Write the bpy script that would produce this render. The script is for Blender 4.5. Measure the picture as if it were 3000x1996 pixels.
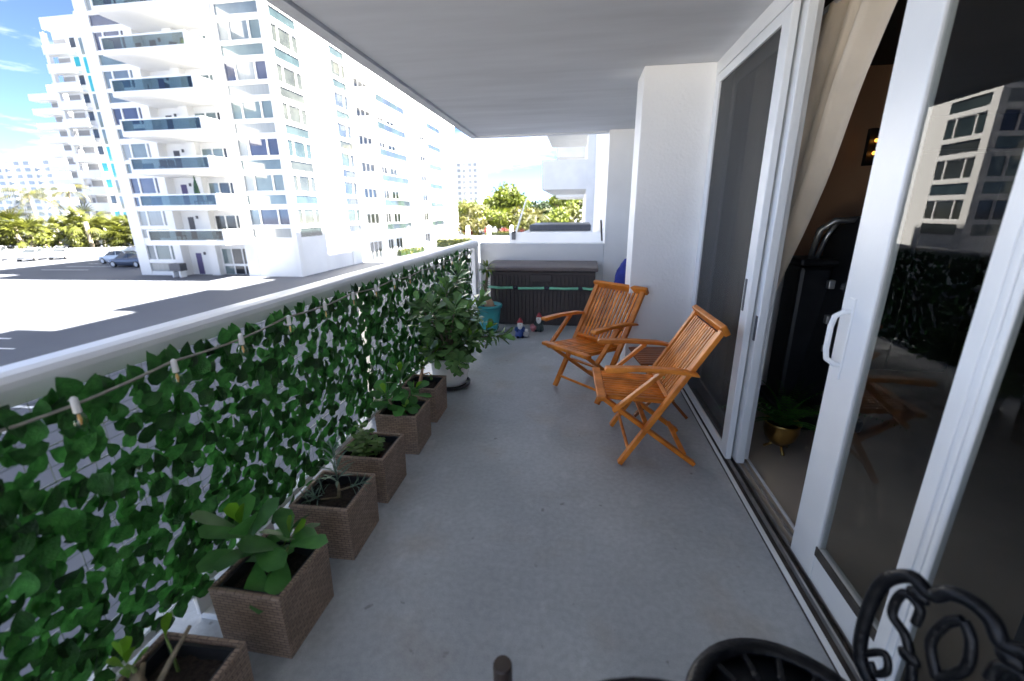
import bpy, bmesh, math, random
import numpy as np
from mathutils import Vector, Matrix, Euler
random.seed(7); np.random.seed(7)
PI = math.pi
SC = bpy.context.scene
COL = SC.collection
for o in list(bpy.data.objects): bpy.data.objects.remove(o)

# ------------------------------------------------------------------ camera
CAM_H = 1.5
YAW, PITCH, ROLL = math.radians(8.819), math.radians(16.684), math.radians(-0.64)
cam_d = bpy.data.cameras.new('camera'); cam = bpy.data.objects.new('camera', cam_d); COL.objects.link(cam)
cam_d.sensor_width = 36; cam_d.lens = 15.104; cam_d.clip_start = 0.02; cam_d.clip_end = 3000
_f = Vector((-math.sin(YAW)*math.cos(PITCH), math.cos(YAW)*math.cos(PITCH), -math.sin(PITCH)))
_r = Vector((math.cos(YAW), math.sin(YAW), 0)); _u = _r.cross(_f)
_r2 = _r*math.cos(ROLL) + _u*math.sin(ROLL); _u2 = -_r*math.sin(ROLL) + _u*math.cos(ROLL)
mw = Matrix((_r2, _u2, -_f)).transposed().to_4x4(); mw.translation = (0, 0, CAM_H)
cam.matrix_world = mw
cam_d.dof.use_dof = True; cam_d.dof.focus_distance = 3.0; cam_d.dof.aperture_fstop = 1.6
SC.camera = cam

# ------------------------------------------------------------------ sky, sun, exposure
SUN_EL, SUN_AZ = math.radians(52), math.radians(2)      # azimuth from +X towards +Y
sun_dir = Vector((math.cos(SUN_EL)*math.cos(SUN_AZ), math.cos(SUN_EL)*math.sin(SUN_AZ), math.sin(SUN_EL)))
W = bpy.data.worlds.new('World'); SC.world = W; W.use_nodes = True
nt = W.node_tree; nt.nodes.clear()
wo = nt.nodes.new('ShaderNodeOutputWorld'); bg = nt.nodes.new('ShaderNodeBackground'); bg.inputs[1].default_value = 0.05
sky = nt.nodes.new('ShaderNodeTexSky'); sky.sky_type = 'NISHITA'; sky.sun_disc = False
sky.sun_elevation = SUN_EL; sky.sun_rotation = math.atan2(sun_dir.x, sun_dir.y)
sky.air_density = 0.2; sky.dust_density = 0.05; sky.ozone_density = 2.0
tc = nt.nodes.new('ShaderNodeTexCoord'); mp = nt.nodes.new('ShaderNodeMapping'); mp.inputs['Scale'].default_value = (1.6, 1.6, 9.0)
mp.inputs['Rotation'].default_value = (0.12, 0.1, 0.4)
nz = nt.nodes.new('ShaderNodeTexNoise'); nz.inputs['Scale'].default_value = 1.7; nz.inputs['Detail'].default_value = 7; nz.inputs['Roughness'].default_value = 0.62
rp = nt.nodes.new('ShaderNodeValToRGB'); rp.color_ramp.elements[0].position = 0.46; rp.color_ramp.elements[1].position = 0.74
mx = nt.nodes.new('ShaderNodeMixRGB'); mx.inputs[2].default_value = (5.0, 5.1, 5.3, 1)
nt.links.new(tc.outputs['Generated'], mp.inputs[0]); nt.links.new(mp.outputs[0], nz.inputs[0]); nt.links.new(nz.outputs[0], rp.inputs[0])
nt.links.new(rp.outputs[0], mx.inputs[0]); nt.links.new(sky.outputs[0], mx.inputs[1]); nt.links.new(mx.outputs[0], bg.inputs[0]); nt.links.new(bg.outputs[0], wo.inputs[0])
sun_d = bpy.data.lights.new('sun', 'SUN'); sun = bpy.data.objects.new('sun', sun_d); COL.objects.link(sun)
sun_d.energy = 5.0; sun_d.angle = math.radians(0.53); sun_d.color = (1.0, 0.95, 0.87)
sun.rotation_euler = (-sun_dir).to_track_quat('-Z', 'Y').to_euler(); sun.location = (60, 0, 80)
SC.view_settings.view_transform = 'Standard'; SC.view_settings.look = 'None'
SC.view_settings.exposure = 3.95; SC.view_settings.gamma = 1.0
SC.cycles.max_bounces = 10; SC.cycles.diffuse_bounces = 8; SC.cycles.glossy_bounces = 4; SC.cycles.transparent_max_bounces = 16
SC.cycles.sample_clamp_indirect = 8.0; SC.cycles.caustics_reflective = False; SC.cycles.caustics_refractive = False

G = -3.7          # ground level outside (balcony floor is z = 0)

# ------------------------------------------------------------------ materials
def _nt(name):
    m = bpy.data.materials.new(name); m.use_nodes = True
    t = m.node_tree; t.nodes.clear()
    out = t.nodes.new('ShaderNodeOutputMaterial'); return m, t, out
def mat(name, col, rough=0.6, var=0.12, scale=6.0, bump=0.0, bscale=60.0, spec=0.5, metal=0.0, stretch=None, col2=None, trans=0.0, island=0.0, detail=5):
    """principled material: base colour broken up by noise (own colour only), optional bump, translucency, per-piece variation"""
    m, t, out = _nt(name); N = t.nodes; Lk = t.links
    p = N.new('ShaderNodeBsdfPrincipled'); p.inputs['Roughness'].default_value = rough; p.inputs['Metallic'].default_value = metal
    p.inputs['Specular IOR Level'].default_value = spec
    tcn = N.new('ShaderNodeTexCoord'); mpn = N.new('ShaderNodeMapping'); Lk.new(tcn.outputs['Object'], mpn.inputs[0])
    if stretch: mpn.inputs['Scale'].default_value = stretch
    n1 = N.new('ShaderNodeTexNoise'); n1.inputs['Scale'].default_value = scale; n1.inputs['Detail'].default_value = detail
    Lk.new(mpn.outputs[0], n1.inputs[0])
    c1 = tuple(c*(1-var) for c in col) + (1,); c2 = tuple(min(1, c*(1+var)) for c in (col2 or col)) + (1,)
    r = N.new('ShaderNodeValToRGB'); r.color_ramp.elements[0].position = 0.3; r.color_ramp.elements[1].position = 0.7
    r.color_ramp.elements[0].color = c1; r.color_ramp.elements[1].color = c2
    Lk.new(n1.outputs[0], r.inputs[0]); src = r.outputs[0]
    if island > 0:
        g = N.new('ShaderNodeNewGeometry'); oi = N.new('ShaderNodeObjectInfo')
        ad = N.new('ShaderNodeMath'); ad.operation = 'ADD'; Lk.new(g.outputs['Random Per Island'], ad.inputs[0]); Lk.new(oi.outputs['Random'], ad.inputs[1])
        fr = N.new('ShaderNodeMath'); fr.operation = 'FRACT'; Lk.new(ad.outputs[0], fr.inputs[0])
        mr = N.new('ShaderNodeMapRange'); mr.inputs['To Min'].default_value = 1-island; mr.inputs['To Max'].default_value = 1+island
        Lk.new(fr.outputs[0], mr.inputs[0])
        hs = N.new('ShaderNodeHueSaturation'); Lk.new(mr.outputs[0], hs.inputs['Value']); Lk.new(src, hs.inputs['Color']); src = hs.outputs[0]
    Lk.new(src, p.inputs['Base Color'])
    if bump > 0:
        n2 = N.new('ShaderNodeTexNoise'); n2.inputs['Scale'].default_value = bscale; n2.inputs['Detail'].default_value = 4
        Lk.new(mpn.outputs[0], n2.inputs[0]); b = N.new('ShaderNodeBump'); b.inputs['Strength'].default_value = bump; b.inputs['Distance'].default_value = 0.01
        Lk.new(n2.outputs[0], b.inputs['Height']); Lk.new(b.outputs[0], p.inputs['Normal'])
    sh = p.outputs[0]
    if trans > 0:
        tr = N.new('ShaderNodeBsdfTranslucent'); Lk.new(src, tr.inputs[0]); mxs = N.new('ShaderNodeMixShader'); mxs.inputs[0].default_value = trans
        Lk.new(sh, mxs.inputs[1]); Lk.new(tr.outputs[0], mxs.inputs[2]); sh = mxs.outputs[0]
    Lk.new(sh, out.inputs[0]); return m
def glass(name, tint=(0.9, 0.93, 0.93), refl=1.6, rough=0.0):
    m, t, out = _nt(name); N = t.nodes; Lk = t.links
    tr = N.new('ShaderNodeBsdfTransparent'); tr.inputs[0].default_value = tint + (1,)
    gl = N.new('ShaderNodeBsdfGlossy'); gl.inputs['Roughness'].default_value = rough; gl.inputs[0].default_value = (1, 1, 1, 1)
    fr = N.new('ShaderNodeFresnel'); fr.inputs[0].default_value = 1.5
    mu = N.new('ShaderNodeMath'); mu.operation = 'MULTIPLY'; mu.inputs[1].default_value = refl; mu.use_clamp = True; Lk.new(fr.outputs[0], mu.inputs[0])
    ge = N.new('ShaderNodeNewGeometry'); iv_ = N.new('ShaderNodeMath'); iv_.operation = 'SUBTRACT'; iv_.inputs[0].default_value = 1.0; Lk.new(ge.outputs['Backfacing'], iv_.inputs[1])
    m2_ = N.new('ShaderNodeMath'); m2_.operation = 'MULTIPLY'; Lk.new(mu.outputs[0], m2_.inputs[0]); Lk.new(iv_.outputs[0], m2_.inputs[1])      # reflect at the entry face only
    mxs = N.new('ShaderNodeMixShader'); Lk.new(m2_.outputs[0], mxs.inputs[0]); Lk.new(tr.outputs[0], mxs.inputs[1]); Lk.new(gl.outputs[0], mxs.inputs[2])
    Lk.new(mxs.outputs[0], out.inputs[0]); return m
def mesh_screen(name):
    """insect screen: fine woven holes, seen as partial coverage"""
    m, t, out = _nt(name); N = t.nodes; Lk = t.links
    tr = N.new('ShaderNodeBsdfTransparent'); p = N.new('ShaderNodeBsdfPrincipled'); p.inputs['Base Color'].default_value = (0.055, 0.055, 0.055, 1); p.inputs['Roughness'].default_value = 0.6
    mxs = N.new('ShaderNodeMixShader'); mxs.inputs[0].default_value = 0.55
    Lk.new(tr.outputs[0], mxs.inputs[1]); Lk.new(p.outputs[0], mxs.inputs[2]); Lk.new(mxs.outputs[0], out.inputs[0]); return m
def emit(name, col, s):
    m, t, out = _nt(name); e = t.nodes.new('ShaderNodeEmission'); e.inputs[0].default_value = col + (1,); e.inputs[1].default_value = s
    t.links.new(e.outputs[0], out.inputs[0]); return m
def wicker_mat():
    m, t, out = _nt('wicker'); N = t.nodes; Lk = t.links
    p = N.new('ShaderNodeBsdfPrincipled'); p.inputs['Roughness'].default_value = 0.5
    uv = N.new('ShaderNodeUVMap'); mpn = N.new('ShaderNodeMapping'); mpn.inputs['Scale'].default_value = (1, 1, 1); Lk.new(uv.outputs[0], mpn.inputs[0])
    br = N.new('ShaderNodeTexBrick'); br.inputs['Scale'].default_value = 1.0; br.offset = 0.5
    br.inputs['Brick Width'].default_value = 0.034; br.inputs['Row Height'].default_value = 0.0125; br.inputs['Mortar Size'].default_value = 0.0022; br.inputs['Mortar Smooth'].default_value = 0.9
    br.inputs['Color1'].default_value = (0.37, 0.265, 0.195, 1); br.inputs['Color2'].default_value = (0.25, 0.175, 0.125, 1); br.inputs['Mortar'].default_value = (0.09, 0.052, 0.034, 1)
    Lk.new(mpn.outputs[0], br.inputs[0]); Lk.new(br.outputs['Color'], p.inputs['Base Color'])
    inv = N.new('ShaderNodeMath'); inv.operation = 'SUBTRACT'; inv.inputs[0].default_value = 1; Lk.new(br.outputs['Fac'], inv.inputs[1])
    b = N.new('ShaderNodeBump'); b.inputs['Strength'].default_value = 0.9; b.inputs['Distance'].default_value = 0.004; Lk.new(inv.outputs[0], b.inputs['Height']); Lk.new(b.outputs[0], p.inputs['Normal'])
    Lk.new(p.outputs[0], out.inputs[0]); return m
def floor_mat():
    m, t, out = _nt('painted_floor'); N = t.nodes; Lk = t.links
    p = N.new('ShaderNodeBsdfPrincipled'); tcn = N.new('ShaderNodeTexCoord')
    def noise(s, d=5):
        n = N.new('ShaderNodeTexNoise'); n.inputs['Scale'].default_value = s; n.inputs['Detail'].default_value = d; Lk.new(tcn.outputs['Object'], n.inputs[0]); return n.outputs[0]
    def ramp(src, p0, p1, c0, c1):
        r = N.new('ShaderNodeValToRGB'); r.color_ramp.elements[0].position = p0; r.color_ramp.elements[1].position = p1
        r.color_ramp.elements[0].color = c0; r.color_ramp.elements[1].color = c1; Lk.new(src, r.inputs[0]); return r.outputs[0]
    def mul(a, b, f=1.0):
        q = N.new('ShaderNodeMixRGB'); q.blend_type = 'MULTIPLY'; q.inputs[0].default_value = f; Lk.new(a, q.inputs[1]); Lk.new(b, q.inputs[2]); return q.outputs[0]
    base = ramp(noise(1.6, 6), 0.3, 0.72, (0.34, 0.362, 0.375, 1), (0.47, 0.495, 0.51, 1))
    speck = ramp(noise(260, 2), 0.35, 0.65, (0.93, 0.93, 0.93, 1), (1.05, 1.05, 1.05, 1))
    fine = ramp(noise(38, 6), 0.34, 0.66, (0.90, 0.90, 0.90, 1), (1.05, 1.05, 1.05, 1))
    rust = ramp(noise(2.3, 3), 0.55, 0.75, (1, 1, 1, 1), (0.93, 0.84, 0.76, 1))
    spots = ramp(noise(16, 2), 0.70, 0.76, (1, 1, 1, 1), (0.62, 0.60, 0.58, 1))
    big = ramp(noise(0.7, 3), 0.35, 0.65, (0.88, 0.88, 0.89, 1), (1.06, 1.06, 1.05, 1)); worn = ramp(noise(7.0, 8), 0.60, 0.70, (1, 1, 1, 1), (1.13, 1.13, 1.12, 1))
    Lk.new(mul(mul(mul(mul(mul(mul(base, speck), fine), rust), spots), big), worn), p.inputs['Base Color'])
    rr = N.new('ShaderNodeMapRange'); rr.inputs['To Min'].default_value = 0.26; rr.inputs['To Max'].default_value = 0.52; Lk.new(noise(5.0, 6), rr.inputs[0]); Lk.new(rr.outputs[0], p.inputs['Roughness'])
    b = N.new('ShaderNodeBump'); b.inputs['Strength'].default_value = 0.25; b.inputs['Distance'].default_value = 0.004; Lk.new(noise(120, 4), b.inputs['Height']); Lk.new(b.outputs[0], p.inputs['Normal'])
    Lk.new(p.outputs[0], out.inputs[0]); return m
M = {}
M['white'] = mat('white_stucco', (0.80, 0.80, 0.79), 0.7, 0.04, 2.0, 0.25, 90)
M['wallwhite'] = mat('balcony_wall_paint', (0.86, 0.85, 0.83), 0.55, 0.05, 1.6, 0.35, 45)
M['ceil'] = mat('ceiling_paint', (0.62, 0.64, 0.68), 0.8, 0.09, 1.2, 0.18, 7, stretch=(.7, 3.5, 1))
M['facade'] = mat('facade_paint', (0.75, 0.745, 0.73), 0.7, 0.05, 0.5, 0.1, 20, stretch=(1, 1, .15))
M['band'] = mat('facade_band', (0.76, 0.76, 0.75), 0.6, 0.04, 0.5)
M['frame'] = mat('white_aluminium', (0.78, 0.79, 0.79), 0.32, 0.04, 3.0, 0.05, 100)
M['rail'] = mat('rail_paint', (0.74, 0.75, 0.76), 0.35, 0.05, 4.0, 0.08, 60)
M['track'] = mat('track_metal', (0.42, 0.41, 0.39), 0.4, 0.25, 12.0, metal=0.6)
M['groove'] = mat('track_groove', (0.05, 0.042, 0.035), 0.8, 0.4, 20.0)  # dark brown for the track bed and the door gasket
M['floor'] = floor_mat()
M['glass'] = glass('door_glass', (0.80, 0.81, 0.80), 0.62)
M['clear'] = glass('clear_glass', (0.93, 0.95, 0.95), 1.2)
M['balcglass'] = glass('tinted_glass', (0.38, 0.48, 0.51), 1.2)
M['screen'] = mesh_screen('insect_screen')
M['asphalt'] = mat('asphalt', (0.096, 0.104, 0.124), 0.85, 0.14, 0.15, 0.3, 8, detail=8)
M['concrete'] = mat('concrete', (0.33, 0.32, 0.305), 0.85, 0.1, 0.4)
M['paint'] = mat('road_paint', (0.75, 0.75, 0.74), 0.7, 0.06, 2)
M['ivy'] = mat('ivy_leaf', (0.022, 0.115, 0.018), 0.40, 0.35, 40, 0.5, 160, spec=0.4, col2=(0.042, 0.16, 0.03), trans=0.25, island=0.7)
M['wire'] = mat('screen_wire', (0.012, 0.05, 0.02), 0.5, 0.2, 10)
M['teak'] = mat('teak', (0.56, 0.155, 0.013), 0.40, 0.24, 9, 0.15, 60, spec=0.35, col2=(0.66, 0.22, 0.028), island=0.22)
M['teakdark'] = mat('teak_dark', (0.26, 0.075, 0.014), 0.4, 0.25, 9, 0.15, 60, island=0.16)
M['bolt'] = mat('brass_bolt', (0.55, 0.42, 0.18), 0.3, 0.1, 20, metal=1.0)
M['wicker'] = wicker_mat()
M['liner'] = mat('black_liner', (0.022, 0.024, 0.028), 0.4, 0.2, 20)
M['soil'] = mat('potting_soil', (0.030, 0.020, 0.014), 0.95, 0.6, 70, 1.0, 130)
M['leafbig'] = mat('glossy_leaf', (0.048, 0.165, 0.030), 0.36, 0.2, 12, spec=0.35, col2=(0.078, 0.24, 0.05), trans=0.22, island=0.3)
M['leafyoung'] = mat('young_leaf', (0.16, 0.36, 0.02), 0.35, 0.2, 12, trans=0.35, island=0.2)
M['leafbush'] = mat('bush_leaf', (0.115, 0.235, 0.07), 0.24, 0.25, 12, col2=(0.18, 0.33, 0.11), trans=0.2, island=0.4)
M['leafgrey'] = mat('grey_green_leaf', (0.15, 0.235, 0.17), 0.5, 0.2, 20, trans=0.2, island=0.2)
M['leafmint'] = mat('fresh_leaf', (0.11, 0.24, 0.045), 0.45, 0.2, 20, trans=0.3, island=0.25)
M['leafyellow'] = mat('yellow_green_leaf', (0.23, 0.28, 0.02), 0.4, 0.25, 20, trans=0.3, island=0.35)
M['stem'] = mat('stem_bark', (0.20, 0.16, 0.10), 0.8, 0.25, 40, 0.4, 90)
M['stemgreen'] = mat('green_stem', (0.13, 0.20, 0.05), 0.6, 0.2, 30)
M['bulb'] = mat('plant_bulb', (0.55, 0.42, 0.28), 0.6, 0.25, 20, col2=(0.45, 0.22, 0.14))
M['potwhite'] = mat('white_pot', (0.74, 0.73, 0.70), 0.35, 0.05, 6)
M['saucer'] = mat('dark_saucer', (0.03, 0.028, 0.03), 0.4, 0.2, 9)
M['teal'] = mat('teal_pot', (0.045, 0.33, 0.36), 0.38, 0.1, 6)
M['bin'] = mat('brown_resin', (0.052, 0.039, 0.037), 0.5, 0.12, 8, 0.15, 90)
M['binlid'] = mat('brown_resin_lid', (0.115, 0.09, 0.086), 0.42, 0.12, 8, 0.15, 90)
M['mint'] = mat('mint_foam', (0.20, 0.55, 0.36), 0.6, 0.15, 12)
M['knot'] = mat('dark_knot', (0.03, 0.03, 0.05), 0.7, 0.3, 20)
M['iron'] = mat('cast_iron', (0.004, 0.0045, 0.006), 0.36, 0.3, 25, 0.35, 70, spec=0.3)
M['cap'] = mat('brown_cap', (0.035, 0.022, 0.016), 0.5, 0.2, 12)
M['postmetal'] = mat('grey_tube', (0.055, 0.065, 0.08), 0.4, 0.2, 20)
M['cable'] = mat('light_cable', (0.30, 0.28, 0.24), 0.6, 0.15, 30)
M['socket'] = mat('white_socket', (0.74, 0.72, 0.68), 0.45, 0.06, 20)
M['bulbglass'] = glass('bulb_glass', (0.95, 0.95, 0.93), 1.5)
M['filament'] = mat('filament_core', (0.65, 0.38, 0.10), 0.5, 0.2, 40)
M['tile'] = mat('room_tile', (0.50, 0.43, 0.35), 0.25, 0.12, 2.0)
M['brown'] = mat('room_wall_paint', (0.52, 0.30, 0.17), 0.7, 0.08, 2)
M['dark'] = mat('unlit_room_tone', (0.04, 0.034, 0.028), 0.8, 0.15, 2)  # near-black colour stands in for the unlit depth of the room
M['curtain'] = mat('curtain_cloth', (0.80, 0.68, 0.53), 0.85, 0.08, 5, 0.2, 200, trans=0.25)
M['blackp'] = mat('black_plastic', (0.016, 0.016, 0.018), 0.38, 0.2, 12)
M['greyp'] = mat('grey_plastic', (0.06, 0.063, 0.075), 0.4, 0.1, 12)
M['silver'] = mat('silver_tube', (0.55, 0.55, 0.54), 0.3, 0.05, 12, metal=0.8)
M['brass'] = mat('brass_pot', (0.55, 0.36, 0.12), 0.28, 0.12, 12, metal=1.0)
M['fern'] = mat('fern_leaf', (0.06, 0.19, 0.03), 0.5, 0.25, 20, trans=0.3, island=0.35)
M['blue'] = mat('blue_cloth', (0.02, 0.035, 0.28), 0.7, 0.25, 12, 0.4, 40)
M['tealcloth'] = mat('teal_cloth', (0.01, 0.28, 0.28), 0.7, 0.2, 12)
M['warm'] = emit('warm_bulb', (1.0, 0.38, 0.06), 0.25)
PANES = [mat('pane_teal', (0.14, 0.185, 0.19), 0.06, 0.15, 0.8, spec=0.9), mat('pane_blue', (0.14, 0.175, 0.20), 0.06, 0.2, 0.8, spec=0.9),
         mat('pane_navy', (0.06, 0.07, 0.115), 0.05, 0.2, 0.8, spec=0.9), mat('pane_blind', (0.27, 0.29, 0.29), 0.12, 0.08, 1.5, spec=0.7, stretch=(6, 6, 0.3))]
PSUN = [mat('pane_sun_teal', (0.030, 0.044, 0.044), 0.05, 0.3, 0.8, spec=0.8), mat('pane_sun_olive', (0.040, 0.044, 0.038), 0.06, 0.3, 0.8, spec=0.7), mat('pane_sun_blue', (0.028, 0.037, 0.05), 0.05, 0.3, 0.8, spec=0.9)]  # darker pane copies for the sunlit face, so the sun does not bleach them
M['panedark'] = mat('pane_dark', (0.035, 0.04, 0.045), 0.08, 0.3, 0.8, spec=0.7)
M['panecyan'] = mat('pane_cyan', (0.03, 0.33, 0.38), 0.1, 0.1, 0.8, spec=0.7)
M['doorpurple'] = mat('door_purple', (0.075, 0.06, 0.15), 0.5, 0.1, 1)
M['doorgrey'] = mat('door_dark', (0.06, 0.06, 0.07), 0.5, 0.1, 1)
M['palm'] = mat('palm_frond', (0.066, 0.080, 0.010), 0.5, 0.25, 0.9, col2=(0.10, 0.108, 0.016), trans=0.3, island=0.45)
M['palmdark'] = mat('dark_frond', (0.018, 0.036, 0.009), 0.5, 0.25, 0.9, trans=0.25, island=0.4)
M['coco'] = mat('coco_frond', (0.046, 0.060, 0.009), 0.5, 0.3, 0.9, col2=(0.085, 0.075, 0.015), trans=0.3, island=0.4)
M['tree'] = mat('tree_leaf', (0.075, 0.108, 0.008), 0.55, 0.3, 0.7, col2=(0.115, 0.14, 0.012), trans=0.3, island=0.45)
M['hedge'] = mat('hedge_leaf', (0.075, 0.082, 0.010), 0.55, 0.25, 0.7, trans=0.3, island=0.4)
M['flower'] = mat('red_flower', (0.16, 0.02, 0.02), 0.6, 0.3, 1.0, island=0.3)
M['trunk'] = mat('palm_trunk', (0.33, 0.28, 0.21), 0.9, 0.25, 3, 0.5, 12)
M['carwhite'] = mat('car_white', (0.78, 0.78, 0.78), 0.25, 0.03, 1)
M['carblue'] = mat('car_pale_blue', (0.55, 0.62, 0.70), 0.25, 0.03, 1)
M['cargrey'] = mat('car_slate', (0.10, 0.125, 0.18), 0.22, 0.05, 1, metal=0.3)
M['tyre'] = mat('tyre', (0.02, 0.02, 0.02), 0.8, 0.2, 8)
M['rim'] = mat('wheel_rim', (0.5, 0.5, 0.52), 0.3, 0.1, 6, metal=0.8)
M['lamp'] = mat('car_lamp', (0.7, 0.7, 0.72), 0.15, 0.05, 4)
M['redlamp'] = mat('tail_lamp', (0.5, 0.03, 0.03), 0.2, 0.05, 4)
M['gblue'] = mat('gnome_coat_blue', (0.03, 0.07, 0.25), 0.4, 0.2, 30)
M['ggreen'] = mat('gnome_coat_dark', (0.03, 0.05, 0.05), 0.4, 0.2, 30)
M['gred'] = mat('gnome_hat_red', (0.33, 0.03, 0.04), 0.4, 0.2, 30)
M['gwhite'] = mat('gnome_beard', (0.74, 0.72, 0.68), 0.5, 0.08, 30)
M['gskin'] = mat('gnome_face', (0.55, 0.33, 0.24), 0.5, 0.08, 30)
M['ggrey'] = mat('gnome_stone', (0.38, 0.36, 0.34), 0.6, 0.2, 30)
M['gpink'] = mat('gnome_basket', (0.45, 0.16, 0.18), 0.5, 0.2, 30)
M['greendark'] = mat('parasol_green', (0.015, 0.05, 0.03), 0.7, 0.2, 3)

# ------------------------------------------------------------------ mesh helpers
def V3(a): return Vector(a)
class MB:
    def __init__(s): s.v = []; s.f = []
    def add(s, vs, fs):
        n = len(s.v); s.v += [tuple(v) for v in vs]; s.f += [tuple(i+n for i in f) for f in fs]; return s
    def box(s, x0, y0, z0, x1, y1, z1):
        x0, x1 = min(x0, x1), max(x0, x1); y0, y1 = min(y0, y1), max(y0, y1); z0, z1 = min(z0, z1), max(z0, z1)
        return s.add([(x0,y0,z0),(x1,y0,z0),(x1,y1,z0),(x0,y1,z0),(x0,y0,z1),(x1,y0,z1),(x1,y1,z1),(x0,y1,z1)],
                     [(0,3,2,1),(4,5,6,7),(0,1,5,4),(1,2,6,5),(2,3,7,6),(3,0,4,7)])
    def beam(s, a, b, w, h, up=(0, 0, 1)):
        a, b = V3(a), V3(b); d = (b-a).normalized(); sd = d.cross(V3(up))
        if sd.length < 1e-4: sd = d.cross(V3((0, 1, 0)))
        sd.normalize(); uu = sd.cross(d); o = [(-w/2,-h/2),(w/2,-h/2),(w/2,h/2),(-w/2,h/2)]
        vs = [a+sd*i+uu*j for i, j in o] + [b+sd*i+uu*j for i, j in o]
        return s.add(vs, [(3,2,1,0),(4,5,6,7),(0,1,5,4),(1,2,6,5),(2,3,7,6),(3,0,4,7)])
    def tube(s, pts, r, n=8, cap=True, closed=False):
        pts = [V3(p) for p in pts]; k = len(pts); rs = r if isinstance(r, (list, tuple)) else [r]*k
        vs = []; prev = None
        for i, p in enumerate(pts):
            if closed: d = pts[(i+1) % k]-pts[i-1]
            else: d = pts[min(i+1, k-1)]-pts[max(i-1, 0)]
            if d.length < 1e-9: d = V3((0, 0, 1))
            d.normalize()
            if prev is None:
                a = d.cross(V3((0, 0, 1)));
                if a.length < 0.1: a = d.cross(V3((1, 0, 0)))
            else: a = prev - d*prev.dot(d)
            a.normalize(); prev = a; b = d.cross(a)
            vs += [p + (a*math.cos(2*PI*j/n) + b*math.sin(2*PI*j/n))*rs[i] for j in range(n)]
        fs = []
        for i in range(k if closed else k-1):
            for j in range(n):
                i2 = (i+1) % k; fs.append((i*n+j, i*n+(j+1) % n, i2*n+(j+1) % n, i2*n+j))
        if cap and not closed: fs += [tuple(range(n))[::-1], tuple((k-1)*n+j for j in range(n))]
        return s.add(vs, fs)
    def lathe(s, prof, n=24, c=(0, 0, 0), squash=1.0):
        vs = []; k = len(prof)
        for r, z in prof:
            for j in range(n): vs.append((c[0]+r*math.cos(2*PI*j/n), c[1]+r*squash*math.sin(2*PI*j/n), c[2]+z))
        fs = [(i*n+j, i*n+(j+1) % n, (i+1)*n+(j+1) % n, (i+1)*n+j) for i in range(k-1) for j in range(n)]
        if prof[0][0] > 1e-6: fs.append(tuple(range(n))[::-1])
        if prof[-1][0] > 1e-6: fs.append(tuple((k-1)*n+j for j in range(n)))
        return s.add(vs, fs)
    def ball(s, c, r, n=10, m=7, sc=(1, 1, 1)):
        prof = [(r*math.sin(PI*i/m), -r*math.cos(PI*i/m)) for i in range(m+1)]
        k = len(s.v); s.lathe(prof, n)
        for i in range(k, len(s.v)):
            x, y, z = s.v[i]; s.v[i] = (x*sc[0]+c[0], y*sc[1]+c[1], z*sc[2]+c[2])
        return s
    def prism(s, poly, a, b):          # polygon in (u,w) extruded; a,b functions mapping (u,w)->3d
        n = len(poly); vs = [a(*p) for p in poly] + [b(*p) for p in poly]
        fs = [tuple(range(n))[::-1], tuple(n+i for i in range(n))] + [(i, (i+1) % n, n+(i+1) % n, n+i) for i in range(n)]
        return s.add(vs, fs)
    def mesh(s, name, smooth=False):
        me = bpy.data.meshes.new(name); me.from_pydata(s.v, [], s.f); me.update()
        if smooth: me.polygons.foreach_set('use_smooth', [True]*len(me.polygons))
        return me
    def obj(s, name, m, parent=None, smooth=False, bevel=0.0, world=True, uv=False):
        me = s.mesh(name, smooth)
        bm = bmesh.new(); bm.from_mesh(me); bmesh.ops.remove_doubles(bm, verts=bm.verts, dist=1e-6); bmesh.ops.recalc_face_normals(bm, faces=bm.faces); bm.to_mesh(me); bm.free()
        me.materials.append(M[m] if isinstance(m, str) else m)
        o = bpy.data.objects.new(name, me); COL.objects.link(o)
        if parent is not None:
            o.parent = parent
            if world:
                off = wloc(parent)
                o.data.transform(Matrix.Translation(-off))
        if bevel > 0:
            b = o.modifiers.new('bevel', 'BEVEL'); b.width = bevel; b.segments = 2; b.limit_method = 'ANGLE'; b.angle_limit = math.radians(40)
        return o
def wloc(o):
    p = Vector((0, 0, 0))
    while o is not None: p += o.location; o = o.parent
    return p
def tag(o, label, cat=None, group=None, kind=None):
    o['label'] = label
    if cat: o['category'] = cat
    if group: o['group'] = group
    if kind: o['kind'] = kind
    return o
def thing(name, label, cat, loc=(0, 0, 0), rotz=0.0, group=None):
    o = bpy.data.objects.new(name, None); o.empty_display_size = 0.1; COL.objects.link(o)
    o.location = loc; o.rotation_euler = (0, 0, rotz); return tag(o, label, cat, group)
def inst(name, me, parent, mtx):
    o = bpy.data.objects.new(name, me); COL.objects.link(o); o.parent = parent; o.matrix_local = mtx; return o
def dup(root, loc=None, rotz=None, label=None, scale=None, group=None):
    r = root.copy(); COL.objects.link(r)
    if loc is not None: r.location = loc
    if rotz is not None: r.rotation_euler = (0, 0, rotz)
    if scale is not None: r.scale = (scale,)*3 if isinstance(scale, (int, float)) else scale
    if label: r['label'] = label
    if group: r['group'] = group
    for ch in list(root.children):
        c = ch.copy(); COL.objects.link(c); c.parent = r
        for g in list(ch.children):
            d = g.copy(); COL.objects.link(d); d.parent = c
    return r
def frame_mtx(p, d, n):
    d = V3(d).normalized(); n = V3(n); x = d.cross(n)
    if x.length < 1e-4: x = d.cross(V3((1, 0, 0.3)))
    x.normalize(); n = x.cross(d)
    m = Matrix((x, d, n)).transposed().to_4x4(); m.translation = V3(p); return m
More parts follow.
